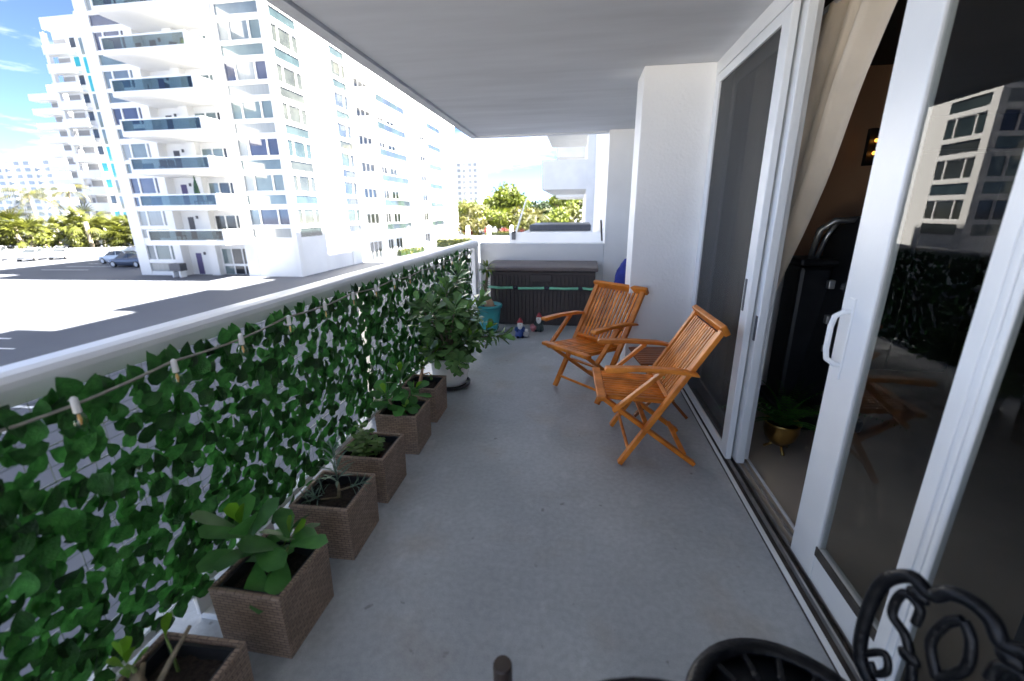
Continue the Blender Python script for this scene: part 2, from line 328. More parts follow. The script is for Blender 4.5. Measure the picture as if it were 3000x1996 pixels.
def leaf_mesh(name, L, Wd, m, kind='oval', bend=0.15, fold=0.12, seg=5):
    vs = []; fs = []
    for i in range(seg+1):
        t = i/seg
        if kind == 'oval': w = math.sin(PI*min(1, t*0.97+0.015))**0.8 * (1.12-0.35*t)
        elif kind == 'obov': w = (0.12+0.88*math.sin(PI*0.5*min(1, t*1.25))**1.5) * (1.0 if t < 0.8 else max(0.0, math.cos((t-0.8)/0.2*PI/2))**0.6)
        elif kind == 'ivy': w = math.sin(PI*(t**0.72)*0.985+0.01)**0.85
        else: w = math.sin(PI*min(1, t*0.94+0.03))
        w = max(w, 0.02)*Wd/2; y = L*t; z = -bend*L*t*t
        vs += [(-w, y, z+fold*w), (0, y, z), (w, y, z+fold*w)]
    for i in range(seg):
        a = i*3; fs += [(a, a+1, a+4, a+3), (a+1, a+2, a+5, a+4)]
    me = bpy.data.meshes.new(name); me.from_pydata(vs, [], fs); me.polygons.foreach_set('use_smooth', [True]*len(fs)); me.materials.append(M[m] if isinstance(m, str) else m); return me
def scatter_mesh(name, base, mtxs, m):
    """many copies of one small mesh joined into one"""
    bv = np.array([v.co[:] for v in base.vertices]); bf = [tuple(p.vertices) for p in base.polygons]; nv = len(bv)
    A = np.array([[list(r) for r in x] for x in mtxs]); vs = np.einsum('kij,nj->kni', A[:, :3, :3], bv) + A[:, None, :3, 3]
    me = bpy.data.meshes.new(name); fa = np.array(bf); fs = (fa[None] + (np.arange(len(mtxs))*nv)[:, None, None]).reshape(-1, fa.shape[1])
    me.from_pydata(vs.reshape(-1, 3).tolist(), [], fs.tolist()); me.polygons.foreach_set('use_smooth', [True]*len(fs))
    me.materials.append(M[m] if isinstance(m, str) else m); return me
def rnd(a, b): return random.uniform(a, b)
def rvec():
    while True:
        v = Vector((rnd(-1, 1), rnd(-1, 1), rnd(-1, 1)))
        if 0.05 < v.length < 1: return v.normalized()
def link(name, me, parent=None):
    o = bpy.data.objects.new(name, me); COL.objects.link(o); o.parent = parent; return o

# ================================================================== SETTING
g = MB().box(-900, -500, G-0.3, 900, 1300, G).obj('ground', 'asphalt'); tag(g, 'grey asphalt parking lot between the white apartment blocks', 'ground', kind='structure')

pd = MB().box(-32, -45, G+.001, 24, -5.2, G+.12).obj('bounce_deck', 'concrete'); tag(pd, 'unseen pale concrete deck added behind the camera to bounce light onto the balcony', 'paving', kind='structure')  # pale slab added out of view to bounce sunlight into the balcony
# own building -----------------------------------------------------
ROOF = 28.5
fl = MB().box(-1.60, -3, -0.22, 0.905, 6.42, 0.0).obj('balcony_floor', 'floor'); tag(fl, 'grey painted concrete floor of the balcony', 'floor', kind='structure')
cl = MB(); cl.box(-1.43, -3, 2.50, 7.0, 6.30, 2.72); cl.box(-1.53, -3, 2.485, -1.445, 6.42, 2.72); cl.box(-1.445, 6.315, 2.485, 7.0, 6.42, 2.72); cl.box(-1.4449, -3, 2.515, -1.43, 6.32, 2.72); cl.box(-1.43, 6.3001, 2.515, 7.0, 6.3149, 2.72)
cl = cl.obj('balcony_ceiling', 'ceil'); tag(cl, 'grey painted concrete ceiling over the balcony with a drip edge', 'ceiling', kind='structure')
ob = thing('apartment_building', 'white apartment block that carries the leafy balcony, with stacked balconies further along', 'building', (3, 5, G))
MB().box(0.427, 3.65, 0, 1.62, 4.03, 2.5).obj('pier', 'wallwhite', ob, bevel=0.006)
MB().box(0.345, 6.2, 0, 3.0, 6.40, 2.5).obj('wall', 'wallwhite', ob, bevel=0.006)
MB().box(1.62, 3.97, 0, 1.80, 6.2, 2.5).obj('wall', 'wallwhite', ob)
low = MB(); low.box(-1.42, 6.2, 0, 0.344, 6.36, 1.07); low.obj('end_parapet', 'white', ob, bevel=0.012)
MB().box(0.6, 6.401, G, 20, 46, ROOF).obj('wall', 'white', ob)
MB().box(7.0, -5, G, 20, 6.40, ROOF).obj('wall', 'white', ob)
MB().box(0.6, -5, 2.725, 6.99, 6.40, ROOF).obj('wall', 'white', ob)
MB().box(-1.6, -5, ROOF-0.25, 0.598, 17.1, ROOF).obj('roof_slab', 'white', ob)
MB().box(0.25, 21.0, G, 0.598, 46, ROOF).obj('wall', 'white', ob)
MB().box(-1.6, -5, -0.5, 0.9, -3.01, 0.0).obj('floor_slab', 'white', ob)
MB().box(-1.50, 6.43, -0.25, 0.598, 17.0, 0.0).obj('terrace_slab', 'white', ob)
MB().box(-1.50, 9.45, 0.002, 0.598, 9.62, 1.07).obj('terrace_parapet', 'white', ob, bevel=0.01)
MB().box(-1.50, 9.622, 0.002, -1.36, 17.0, 0.98).obj('terrace_parapet', 'white', ob, bevel=0.01)
MB().box(0.9, -3, -0.3, 7, 6.2, -0.01).obj('floor_slab', 'white', ob)
for k in range(0, 10):
    z0 = 2.47 + 2.7*k
    for y0, y1 in ((21.2, 28.2), (33.2, 39.4)):
        b = MB(); b.box(-1.8, y0, z0, 0.248, y1, z0+0.22); b.box(-1.8, y0, z0+0.221, 0.248, y0+0.12, z0+1.28); b.box(-1.8, y0+0.1201, z0+0.221, -1.68, y1-0.1201, z0+1.28); b.box(-1.8, y1-0.12, z0+0.221, 0.248, y1, z0+1.28)
        b.obj('balcony', 'white', ob)
cov = thing('flat_cover', 'dark grey flat cover lying on the neighbouring white terrace', 'cover', (-0.7, 13.0, 0.98))
MB().box(-1.35, 12.0, 0.99, 0.3, 14.2, 1.16).obj('cover_top', 'greyp', cov, bevel=0.03); MB().box(-1.3, 12.1, 0.0, 0.25, 14.1, 0.988).obj('cover_base', 'white', cov)
fp = thing('slanted_pole', 'thin pale pole leaning outward from the neighbouring terrace parapet', 'pole', (-1.40, 9.5, 1.07))
MB().tube([(-1.40, 9.5, 0.95), (-1.12, 9.45, 1.77)], [0.022, 0.015], 8).obj('shaft', 'frame', fp); MB().tube([(-1.43, 9.42, 1.075), (-1.35, 9.42, 1.075)], 0.02, 6).obj('clamp', 'iron', fp); MB().box(-1.44, 9.40, 0.92, -1.36, 9.445, 1.07).obj('bracket', 'greyp', fp)

# the room behind the sliding doors ---------------------------------
rf = MB()
rf.box(0.99, -3, -0.008, 6.9, 7.5, 0.02); rf = rf.obj('room_floor', 'tile'); tag(rf, 'beige tiled floor of the room behind the sliding doors', 'floor', kind='structure')
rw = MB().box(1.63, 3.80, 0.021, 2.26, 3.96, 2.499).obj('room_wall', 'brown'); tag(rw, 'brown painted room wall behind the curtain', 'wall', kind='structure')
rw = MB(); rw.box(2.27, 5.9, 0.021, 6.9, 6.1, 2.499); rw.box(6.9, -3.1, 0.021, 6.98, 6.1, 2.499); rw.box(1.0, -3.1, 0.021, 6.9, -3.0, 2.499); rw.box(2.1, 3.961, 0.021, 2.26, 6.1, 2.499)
rw = rw.obj('room_wall', 'dark'); tag(rw, 'far walls of the room behind the glass, coloured dark to look unlit', 'wall', kind='structure')
rc = MB().box(1.1, -3, 2.46, 6.9, 6.1, 2.498).obj('room_ceiling', 'dark'); tag(rc, 'ceiling of the room behind the glass, coloured dark to look unlit', 'ceiling', kind='structure')

# sliding door set -------------------------------------------------
X0 = 0.905
sd = thing('sliding_door', 'white aluminium sliding glass door set standing partly open beside the balcony', 'door', (1.0, 1.0, 0))
h = MB(); h.box(X0+0.02, -3, 2.41, X0+0.06, 3.65, 2.499); h.box(X0+0.075, -3, 2.41, X0+0.11, 3.65, 2.499); h.box(X0+0.125, -3, 2.41, X0+0.165, 3.65, 2.499); h.box(X0+0.061, -3, 2.44, X0+0.124, 3.65, 2.499); h.obj('header', 'frame', sd)
tk = MB(); tk.box(X0+0.001, -3, -0.02, X0+0.17, 3.65, 0.012); tk.obj('track_bed', 'groove', sd)
for i, dx in enumerate((0.0, 0.045, 0.085, 0.125, 0.16)):
    t_ = MB().box(X0+dx, -3, 0.0125, X0+dx+(0.018 if i == 0 else 0.009), 3.65, 0.022 if i == 0 else 0.034).obj('track_rail', 'frame' if i in (0, 4) else 'track', sd)
MB().box(X0+0.02, 3.60, 0.035, X0+0.165, 3.649, 2.409).obj('jamb', 'frame', sd, bevel=0.004)
def panel(name, x, y0, y1, st0, st1, gm, z0=0.035, z1=2.408, top=0.07, bot=0.10, th=0.035, lab=None):
    fr = MB(); fr.box(x, y0, z0, x+th, y0+st0, z1); fr.box(x, y1-st1, z0, x+th, y1, z1); fr.box(x+0.001, y0+st0, z0, x+th-0.001, y1-st1, z0+bot); fr.box(x+0.001, y0+st0, z1-top, x+th-0.001, y1-st1, z1)
    fo = fr.obj(name, 'frame', sd, bevel=0.005)
    if lab: fo['label'] = lab
    return fo
p1 = panel('screen_frame', X0+0.022, 2.48, 3.60, 0.10, 0.045, None, top=0.06, bot=0.06, lab='white frame of the sliding insect screen')
MB().box(X0+0.036, 2.58, 0.095, X0+0.040, 3.555, 2.348).obj('insect_screen', 'screen', p1)
p2 = panel('fixed_frame', X0+0.125, 2.49, 3.60, 0.10, 0.05, None, lab='white frame of the fixed glass leaf behind the screen')
MB().box(X0+0.138, 2.59, 0.135, X0+0.144, 3.55, 2.338).obj('glass_pane', 'glass', p2)
MB().box(X0+0.072, 2.44, 0.035, X0+0.118, 2.53, 2.408).obj('stile', 'frame', sd, bevel=0.005)
MB().box(X0+0.018, 2.535, 0.95, X0+0.0225, 2.56, 1.13).obj('latch_plate', 'greyp', p1, bevel=0.002)
MB().box(X0+0.068, 2.45, 0.80, X0+0.0725, 2.475, 0.94).obj('latch_plate', 'greyp', sd, bevel=0.002)
p3 = panel('sliding_frame', X0+0.080, 1.14, 1.755, 0.06, 0.175, None, bot=0.16, lab='white frame of the sliding glass leaf with the handle')
MB().box(X0+0.092, 1.20, 0.195, X0+0.098, 1.58, 2.338).obj('glass_pane', 'glass', p3)
MB().box(X0+0.0755, 1.20, 0.16, X0+0.0795, 1.58, 0.20).obj('gasket', 'groove', p3)
st = MB(); st.box(X0+0.032, 1.085, 0.035, X0+0.074, 1.155, 2.408); st.box(X0+0.028, 1.105, 0.036, X0+0.0315, 1.135, 2.407); st.obj('stile', 'frame', sd, bevel=0.006)
p4 = panel('fixed_frame', X0+0.034, -1.2, 1.084, 0.08, 0.018, None, bot=0.12, th=0.018, lab='white frame of the near fixed glass leaf')
MB().box(X0+0.041, -1.12, 0.155, X0+0.045, 1.065, 2.338).obj('glass_pane', 'glass', p4)
MB().box(X0+0.03, -3, 0.035, X0+0.1, -1.2, 2.408).obj('side_panel', 'frame', sd)
hd = MB(); hx = X0+0.080
hd.tube([(hx, 1.69, 0.935), (hx-0.022, 1.69, 0.938), (hx-0.045, 1.70, 0.955), (hx-0.05, 1.705, 0.99), (hx-0.05, 1.705, 1.08), (hx-0.045, 1.70, 1.12), (hx-0.022, 1.69, 1.138), (hx, 1.69, 1.14)], 0.0105, 8)
hd.box(hx-0.006, 1.673, 0.88, hx, 1.707, 1.19); hd.obj('handle', 'frame', p3, smooth=False, bevel=0.003)

# railing with leafy screen -----------------------------------------
rl = thing('balcony_railing', 'white metal balcony railing with rounded top rail carrying the leafy screen', 'railing', (-1.5, 1.5, 0))
prof = [(-1.585, 1.03), (-1.588, 1.075), (-1.575, 1.100), (-1.55, 1.110), (-1.48, 1.112), (-1.452, 1.106), (-1.437, 1.092), (-1.433, 1.075), (-1.433, 1.03)]
MB().prism(prof, lambda u, w: (u, -3, w), lambda u, w: (u, 6.2, w)).obj('top_rail', 'rail', rl)
MB().box(-1.45, -3, 0.105, -1.405, 6.19, 0.14).obj('bottom_rail', 'rail', rl, bevel=0.004)
for y in (-2.6, -0.6, 2.75, 5.5):
    MB().box(-1.515, y, 0.0, -1.465, y+0.035, 1.029).obj('post', 'track', rl, bevel=0.004)
MB().box(-1.52, 5.98, 0.0, -1.44, 6.19, 1.029).obj('post', 'rail', rl, bevel=0.006)
for k in range(8): MB().tube([(-1.485, -2.6, .22+.108*k), (-1.485, 6.0, .22+.108*k)], .0022, 5).obj('cable', 'track', rl)
for y in (0.74, 1.08, 1.42, 2.3, 3.2):
    b = MB(); b.box(-1.403, y, 0.03, -1.385, y+0.09, 0.12); b.box(-1.403, y+0.01, 0.0, -1.30, y+0.08, 0.03); b.obj('bracket', 'rail', rl, bevel=0.004)

# neighbouring apartment block ---------------------------------------
NR = 20.8; YF = 34.0; XC = -23.5; XL = -39.6; ST = 2.7
nb = thing('apartment_building', 'white high rise with glass fronted balconies and banded corner windows across the parking lot', 'building', (-31, 50, G))
w = MB()
w.box(XL, YF+1.2, G, XC-0.45, 84.5, NR)                                # core
for x0, x1 in ((XL, -38.5), (-35.7, -34.95), (-28.6, -27.5)): w.box(x0, YF, G, x1, YF+1.199, NR)
w.box(-23.95, YF, G, XC, 34.62, NR)
for y0, y1 in ((38.0, 43.0), (45.4, 47.0), (50.2, 52.0), (53.6, 54.4), (56.8, 65.6), (67.8, 84.5)): w.box(XC-0.449, y0, G, XC-(0.12 if y0 < 40 else 0), y1, NR)
w.box(-34.949, YF+0.8, G, -32.6, YF+1.199, NR); w.box(-31.8, YF+1.0, G, -28.601, YF+1.199, NR); w.box(-32.6, YF+0.35, G, -31.8, YF+1.199, NR)
w.obj('wall', 'facade', nb)
MB().box(XL-0.2, YF-0.2, NR, XC+0.2, 84.7, NR+0.5).obj('roof', 'facade', nb)
BAY = [('x', -38.5, -35.7), ('x', -27.5, -23.95), ('y', 34.62, 38.0), ('y', 43.0, 45.4)]
bands = MB()
def fbox(mb, ax, a, b, z0, z1, d0, d1):      # box in a facade: d = depth behind the face
    if mb is bands:
        mb = MB(); fbox(mb, ax, a, b, z0, z1, d0, d1); mb.obj('spandrel_band', 'band', nb); return
    if ax == 'x': mb.box(a, YF+d0, z0, b, YF+d1, z1)
    else: mb.box(XC-d1, a, z0, XC-d0, b, z1)
def pane(ax, a, b, z0, z1, m, d=0.16, parent=None):
    mb = MB(); fbox(mb, ax, a, b, z0, z1, d, d+0.03); return mb.obj('pane', m, parent)
for bi, (ax, a, b) in enumerate(BAY):
    zc = G
    edges = []
    for k in range(-1, 8):
        o = ST*k if k >= 0 else -2.95
        edges.append((-0.40+o, 0.35+o, 0.60+o, 1.96+o))
    e = 0.001
    for i, (s0, s1, w0, w1) in enumerate(edges):
        if i == 0 and bi == 2: bands_z = None
        fbox(bands, ax, a+e, b-e, zc, s0, 0.03, 0.449); fbox(bands, ax, a+e, b-e, s1, w0, 0.03, 0.449); zc = w1
        L = b-a
        ground_blank = (i == 0 and bi in (1, 2, 3))
        if ground_blank: fbox(bands, ax, a+e, b-e, s0, s1, 0.03, 0.449); fbox(bands, ax, a+e, b-e, w0, w1, 0.03, 0.449); continue
        if w1 > 19.3: continue
        wf = MB(); fz = 0.07
        cuts = {0: (0.30, 0.86), 1: (0.25, 0.72), 2: (0.25, 0.74), 3: (0.70,)}[bi]
        for c in cuts: fbox(wf, ax, a+L*c-0.07, a+L*c+0.07, w0+0.001, w1-0.001, 0.08, 0.22)
        for (q0, q1, zz0, zz1) in ((a+e, b-e, w0+e, w0+fz), (a+e, b-e, w1-fz, w1-e)): fbox(wf, ax, q0, q1, zz0, zz1, 0.081, 0.219)
        wn = wf.obj('window', 'band', nb)
        cs = [0] + list(cuts) + [1]
        base = random.choice([0, 0, 1, 2, 3]) if bi != 2 else random.choice([1, 1, 3, 1])
        if i in (6, 7): base = 2 if bi == 0 else 1
        for j in range(len(cs)-1):
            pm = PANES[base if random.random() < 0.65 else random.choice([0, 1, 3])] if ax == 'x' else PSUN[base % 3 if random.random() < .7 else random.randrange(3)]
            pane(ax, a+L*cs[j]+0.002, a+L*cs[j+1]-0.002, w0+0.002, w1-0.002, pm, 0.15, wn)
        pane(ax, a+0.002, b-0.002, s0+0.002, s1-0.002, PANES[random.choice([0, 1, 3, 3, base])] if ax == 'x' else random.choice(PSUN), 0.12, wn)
    fbox(bands, ax, a+e, b-e, zc, NR-e, 0.03, 0.449)
for (ax, a, b) in BAY:                                                    # dark room behind each window strip
    mb = MB(); fbox(mb, ax, a+0.003, b-0.003, G, NR-0.3, 0.40 if ax == 'y' else 0.40, 0.448); mb.obj('window_back', 'panedark', nb)
# balconies on the front
bx0, bx1, by0 = -34.75, -27.75, 31.1
for k in range(0, 8):
    f0 = -0.55+ST*k
    if f0 > 18.5: break
    bm_ = MB(); bm_.box(bx0, by0, f0-0.25, bx1, YF-0.001, f0); bm_.box(-34.94, YF, f0-0.25, -28.61, YF+0.79, f0)
    bm_.box(bx1-0.14, by0, f0+0.001, bx1, YF-0.001, f0+0.95); bm_.box(bx0, by0, f0+0.001, bx0+0.14, by0+0.9, f0+0.95); bm_.box(bx0+0.141, by0, f0+0.001, bx1-0.141, by0+0.12, f0+0.12)
    bo = bm_.obj('balcony', 'facade', nb)
    MB().box(bx0+0.141, by0+0.02, f0+0.86, bx1-0.141, by0+0.09, f0+0.95).obj('top_rail', 'frame', bo)
    nP = 4; L = (bx1-bx0-0.28)/nP
    for i in range(nP):
        MB().box(bx0+0.145+L*i, by0+0.05, f0+0.125, bx0+0.135+L*(i+1), by0+0.065, f0+0.857).obj('glass_panel', 'balcglass', bo)
for k in range(-1, 8):
    f0 = -0.55+ST*k if k >= 0 else -3.68
    if f0 > 18: break
    top = f0+2.05 if k >= 0 else f0+2.35
    wf = MB(); 
    for c in (-31.75, -30.72, -29.68, -28.68): wf.box(c-0.05, YF+0.90, f0+0.02, c+0.05, YF+0.999, top)
    wf.box(-31.79, YF+0.901, top-0.07, -28.64, YF+0.998, top-0.001); wn = wf.obj('window', 'band', nb)
    if k < 0: MB().box(-31.7, YF+0.9015, f0+0.75, -28.73, YF+0.9975, f0+0.95).obj('sill', 'band', wn)
    for i in range(3): MB().box(-31.7+1.035*i, YF+0.95, f0+0.03, -30.77+1.035*i, YF+0.97, top-0.072).obj('pane', random.choice([M['panedark'], PANES[0], M['panedark']]), wn)
    MB().box(-34.3, YF+0.76, f0+0.02, -33.75, YF+0.80, f0+1.9).obj('door', ['doorgrey', 'doorpurple', 'doorgrey', 'doorgrey', 'doorpurple', 'doorgrey', 'doorpurple'][k % 7], nb)
    MB().box(-33.45, YF+0.72, f0+1.75, -33.28, YF+0.80, f0+2.0).obj('wall_lamp', 'doorgrey', nb)
# balconies and openings on the long side
def side_balcony(y0, y1, solid, kmax=7):
    for k in range(0, kmax):
        f0 = -0.55+ST*k
        b = MB(); b.box(XC+0.001, y0, f0-0.25, XC+1.5, y1, f0); b.box(XC+0.001, y0, f0+0.001, XC+1.5, y0+0.14, f0+0.95); b.box(XC+0.001, y1-0.14, f0+0.001, XC+1.5, y1, f0+0.95)
        b.box(XC+1.38, y0+0.141, f0+0.001, XC+1.5, y0+solid, f0+0.95); b.box(XC+1.38, y0+solid, f0+0.001, XC+1.5, y1-0.141, f0+0.12)
        bo = b.obj('balcony', 'facade', nb)
        MB().box(XC+1.40, y0+solid, f0+0.87, XC+1.48, y1-0.141, f0+0.95).obj('top_rail', 'frame', bo)
        n = 4; L = (y1-0.141-y0-solid)/n
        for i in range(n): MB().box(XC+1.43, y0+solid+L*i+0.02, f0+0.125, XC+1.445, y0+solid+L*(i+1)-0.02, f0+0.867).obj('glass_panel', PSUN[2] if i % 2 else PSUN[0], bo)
side_balcony(46.6, 56.6, 1.9); side_balcony(62.4, 71.0, 2.2)
MB().box(XC-0.449, 80.2, 0, XC-0.05, 80.3, 1).obj('wall_vent', 'facade', nb)
for k in range(-1, 7):
    f0 = -0.55+ST*k if k >= 0 else -3.68
    for (y0, y1, n, m) in ((47.0, 50.2, 3, 'panedark'), (52.0, 53.6, 2, PSUN[2]), (54.4, 56.8, 2, PSUN[0] if k >= 0 else 'panedark'), (65.6, 67.8, 2, 'panedark')):
        zt = f0+2.05; wf = MB(); L = (y1-y0)/n
        for i in range(n+1): wf.box(XC-0.2, max(y0, y0+L*i-0.06)+0.001, f0+0.01, XC-0.08, min(y1, y0+L*i+0.06)-0.001, zt)
        wf.box(XC-0.199, y0+0.002, zt-0.06, XC-0.081, y1-0.002, zt-0.001); wn = wf.obj('window', 'band', nb)
        wf = MB().box(XC-0.449, y0+0.001, zt, XC-0.001, y1-0.001, f0+2.7 if k >= 0 else -0.549).obj('lintel', 'facade', wn)
        for i in range(n): MB().box(XC-0.15, y0+L*i+0.002, f0+0.012, XC-0.13, y0+L*(i+1)-0.002, zt-0.002).obj('pane', m, wn)
bl = MB()
for (y0, y1) in ((47.0, 50.2), (52.0, 53.6), (54.4, 56.8), (65.6, 67.8)): bl.box(XC-0.449, y0+0.001, -0.55+ST*7, XC-0.001, y1-0.001, NR-0.001)
bl.obj('wall', 'facade', nb)
ac = thing('air_conditioner', 'dark grey air conditioner on a white stand by the ground floor of the high rise', 'air conditioner', (-34.6, 33.0, G))
MB().box(-35.2, 32.7, G+0.55, -34.1, 33.4, G+1.2).obj('casing', 'greyp', ac, bevel=0.03)
for x in (-35.0, -34.3): MB().box(x-0.06, 32.75, G, x+0.06, 33.35, G+0.549).obj('leg', 'frame', ac)
# small things on its balconies
def bz(k): return -0.55+ST*k
def patio_chair(x, y, z, lab):
    t = thing('patio_chair', lab, 'chair', (x, y, z), group='patio chairs on the high rise balconies')
    MB().box(-0.24, -0.24, 0.40, 0.24, 0.24, 0.45).obj('seat', 'doorgrey', t, world=False); MB().box(-0.24, 0.2, 0.451, 0.24, 0.25, 0.9).obj('backrest', 'doorgrey', t, world=False)
    for sx in (-0.21, 0.21):
        for sy in (-0.21, 0.21): MB().box(sx-0.02, sy-0.02, 0.001, sx+0.02, sy+0.02, 0.399).obj('leg', 'doorgrey', t, world=False)
    return t
c0 = patio_chair(-29.6, 32.2, bz(1), 'dark patio chair behind balcony glass of the high rise')
for x, k in ((-30.8, 1), (-33.2, 2), (-32.3, 2), (-29.4, 3), (-33.4, 4), (-31.2, 4), (-30.2, 5), (-33.0, 5), (-29.5, 0), (-32.8, 0)): dup(c0, (x, 32.3+rnd(-.2, .5), bz(k)), rnd(0, 6))
cp = thing('closed_parasol', 'closed dark green parasol standing on a high rise balcony', 'parasol', (-30.6, 32.4, bz(1)))
MB().tube([(-30.6, 32.4, bz(1)), (-30.6, 32.4, bz(1)+2.3)], 0.03, 6).obj('pole', 'doorgrey', cp); MB().lathe([(0.05, 0.9), (0.22, 1.0), (0.16, 1.6), (0.05, 2.15), (0.1, 2.2), (0.0, 2.4)], 10, (-30.6, 32.4, bz(1))).obj('canopy', 'greendark', cp)
yp = thing('potted_shrub', 'small yellow green potted shrub behind balcony glass of the high rise', 'plant', (-28.5, 31.8, bz(5)))
MB().lathe([(0.12, 0), (0.17, 0.3)], 10, (-28.5, 31.8, bz(5))).obj('pot', 'bin', yp)
me = scatter_mesh('foliage', leaf_mesh('l', 0.16, 0.09, 'leafyellow'), [frame_mtx(V3((0, 0, 0.45))+rvec()*0.2, rvec(), rvec()) for _ in range(60)], 'leafyellow'); link('foliage', me, yp)

# further towers ------------------------------------------------------
t2 = thing('apartment_tower', 'white high rise with stacked balconies and turquoise windows beyond the palms', 'building', (-84, 80, G))
MB().box(-87.6, 70.4, G, -70, 95, 31.0).obj('wall', 'facade', t2); MB().box(-88.2, 69.6, 31.0, -70, 95, 32.6).obj('roof', 'facade', t2); MB().box(-86.5, 74, 32.6, -78, 90, 35).obj('penthouse', 'facade', t2)
MB().box(-88.6, 69.4, G, -88.0, 70.0, 30.5).obj('fin', 'facade', t2)
for k in range(11):
    z = 0.02 + 2.745*k
    b = MB(); b.box(-88.4, 69.0, z-0.3, -83.2, 70.39, z); b.box(-88.4, 69.0, z+0.001, -83.2, 69.15, z+1.05); b.box(-88.4, 69.151, z+0.001, -88.25, 70.39, z+1.05); b.obj('balcony', 'facade', t2)
    MB().box(-87.5, 70.34, z+0.1, -85.2, 70.395, z+2.2).obj('window', 'concrete', t2)
    MB().box(-84.4, 70.34, z+0.9, -83.4, 70.395, z+2.3).obj('window', 'panecyan' if k in (0, 2, 3, 9) else 'panedark', t2)
    for x in (-82.6, -81.3): MB().box(x, 70.34, z-0.2, x+0.95, 70.395, z+2.2).obj('window', random.choice(['panecyan', 'panedark', 'panecyan', PANES[0]]), t2)
t2b = thing('apartment_tower', 'white tower with jagged balcony ends behind the turquoise windowed high rise', 'building', (-112, 100, G))
MB().box(-112.5, 86.5, G, -89, 105, 28.2).obj('wall', 'facade', t2b)
for k in range(10):
    z = 0.4+2.75*k; b = MB(); b.box(-114.8, 84.3, z-0.3, -106, 86.49, z+0.9); b.obj('balcony', 'facade', t2b); MB().box(-112.3, 86.42, z+0.95, -108, 86.495, z+2.3).obj('window', 'concrete', t2b)
def far_tower(lab, x0, x1, y, top, nf, cols, cat='building', wm=None, wfrac=0.55):
    t = thing('apartment_tower', lab, cat, ((x0+x1)/2, y+6, G)); MB().box(x0, y, G, x1, y+18, top).obj('wall', 'facade', t); MB().box(x0-.3, y-.3, top, x1+.3, y+18.3, top+0.8).obj('roof', 'facade', t)
    mb = MB(); mb2 = MB(); L = (x1-x0)/cols; H = (top-2)/nf
    for i in range(cols):
        for k in range(nf):
            z = 1.0+H*k
            mb.box(x0+L*(i+.5-wfrac/2), y-0.06, z+0.9, x0+L*(i+.5+wfrac/2), y-0.002, z+2.2)
            if i % 3 == 1: mb2.box(x0+L*(i+.05), y-1.4, z-0.2, x0+L*(i+.95), y-0.07, z+0.75)
    o = mb.obj('window', wm or PANES[3], t); o['kind'] = 'stuff'; o = mb2.obj('balcony', 'facade', t); o['kind'] = 'stuff'; return t
far_tower('distant white apartment slab with rows of balconies above the palms', -232, -192, 142, 22.3, 9, 9)
far_tower('distant pale slab with small windows left of the balcony slab', -262, -233, 150, 25.0, 10, 8, wfrac=0.3)
far_tower('distant white tower block above the trees at the end of the long facade', -55.5, -45.5, 200, 23.5, 9, 4, wfrac=0.62)

# parking lot -------------------------------------------------------
def line(x0, y0, x1, y1, w=0.12):
    o = MB().beam((x0, y0, G+0.004), (x1, y1, G+0.004), w, 0.006).obj('parking_line', 'paint'); tag(o, 'white painted parking bay line on the asphalt', 'road marking', 'painted parking bay lines', 'structure')
for i in range(7): line(-54.5-0.6*i, 36.6+2.7*i, -49.2-0.6*i, 36.9+2.7*i)
for i in range(11): line(-22.9-2.1*i, 13.6+1.25*i-0.0, -27.5-2.1*i, 13.4+1.25*i)
for i in range(3): line(-17.2+2.0*i, 10.3-1.3*i, -21.9+2.0*i, 10.2-1.3*i)
lw = thing('boundary_wall', 'long low white boundary wall behind the parked cars', 'wall', (-65, 46, G))
wa, wb = Vector((-95, 36.8, G)), Vector((-46, 53.5, G)); nW = 12
for i in range(nW):
    a = wa.lerp(wb, i/nW); b = wa.lerp(wb, (i+0.996)/nW)
    o = MB().beam(a+Vector((0, 0, 0.6)), b+Vector((0, 0, 0.6)), 0.2, 1.2).obj('wall_panel', 'facade', lw)
    MB().beam(a+Vector((0, 0, 1.26)), b+Vector((0, 0, 1.26)), 0.3, 0.1).obj('coping', 'facade', o)
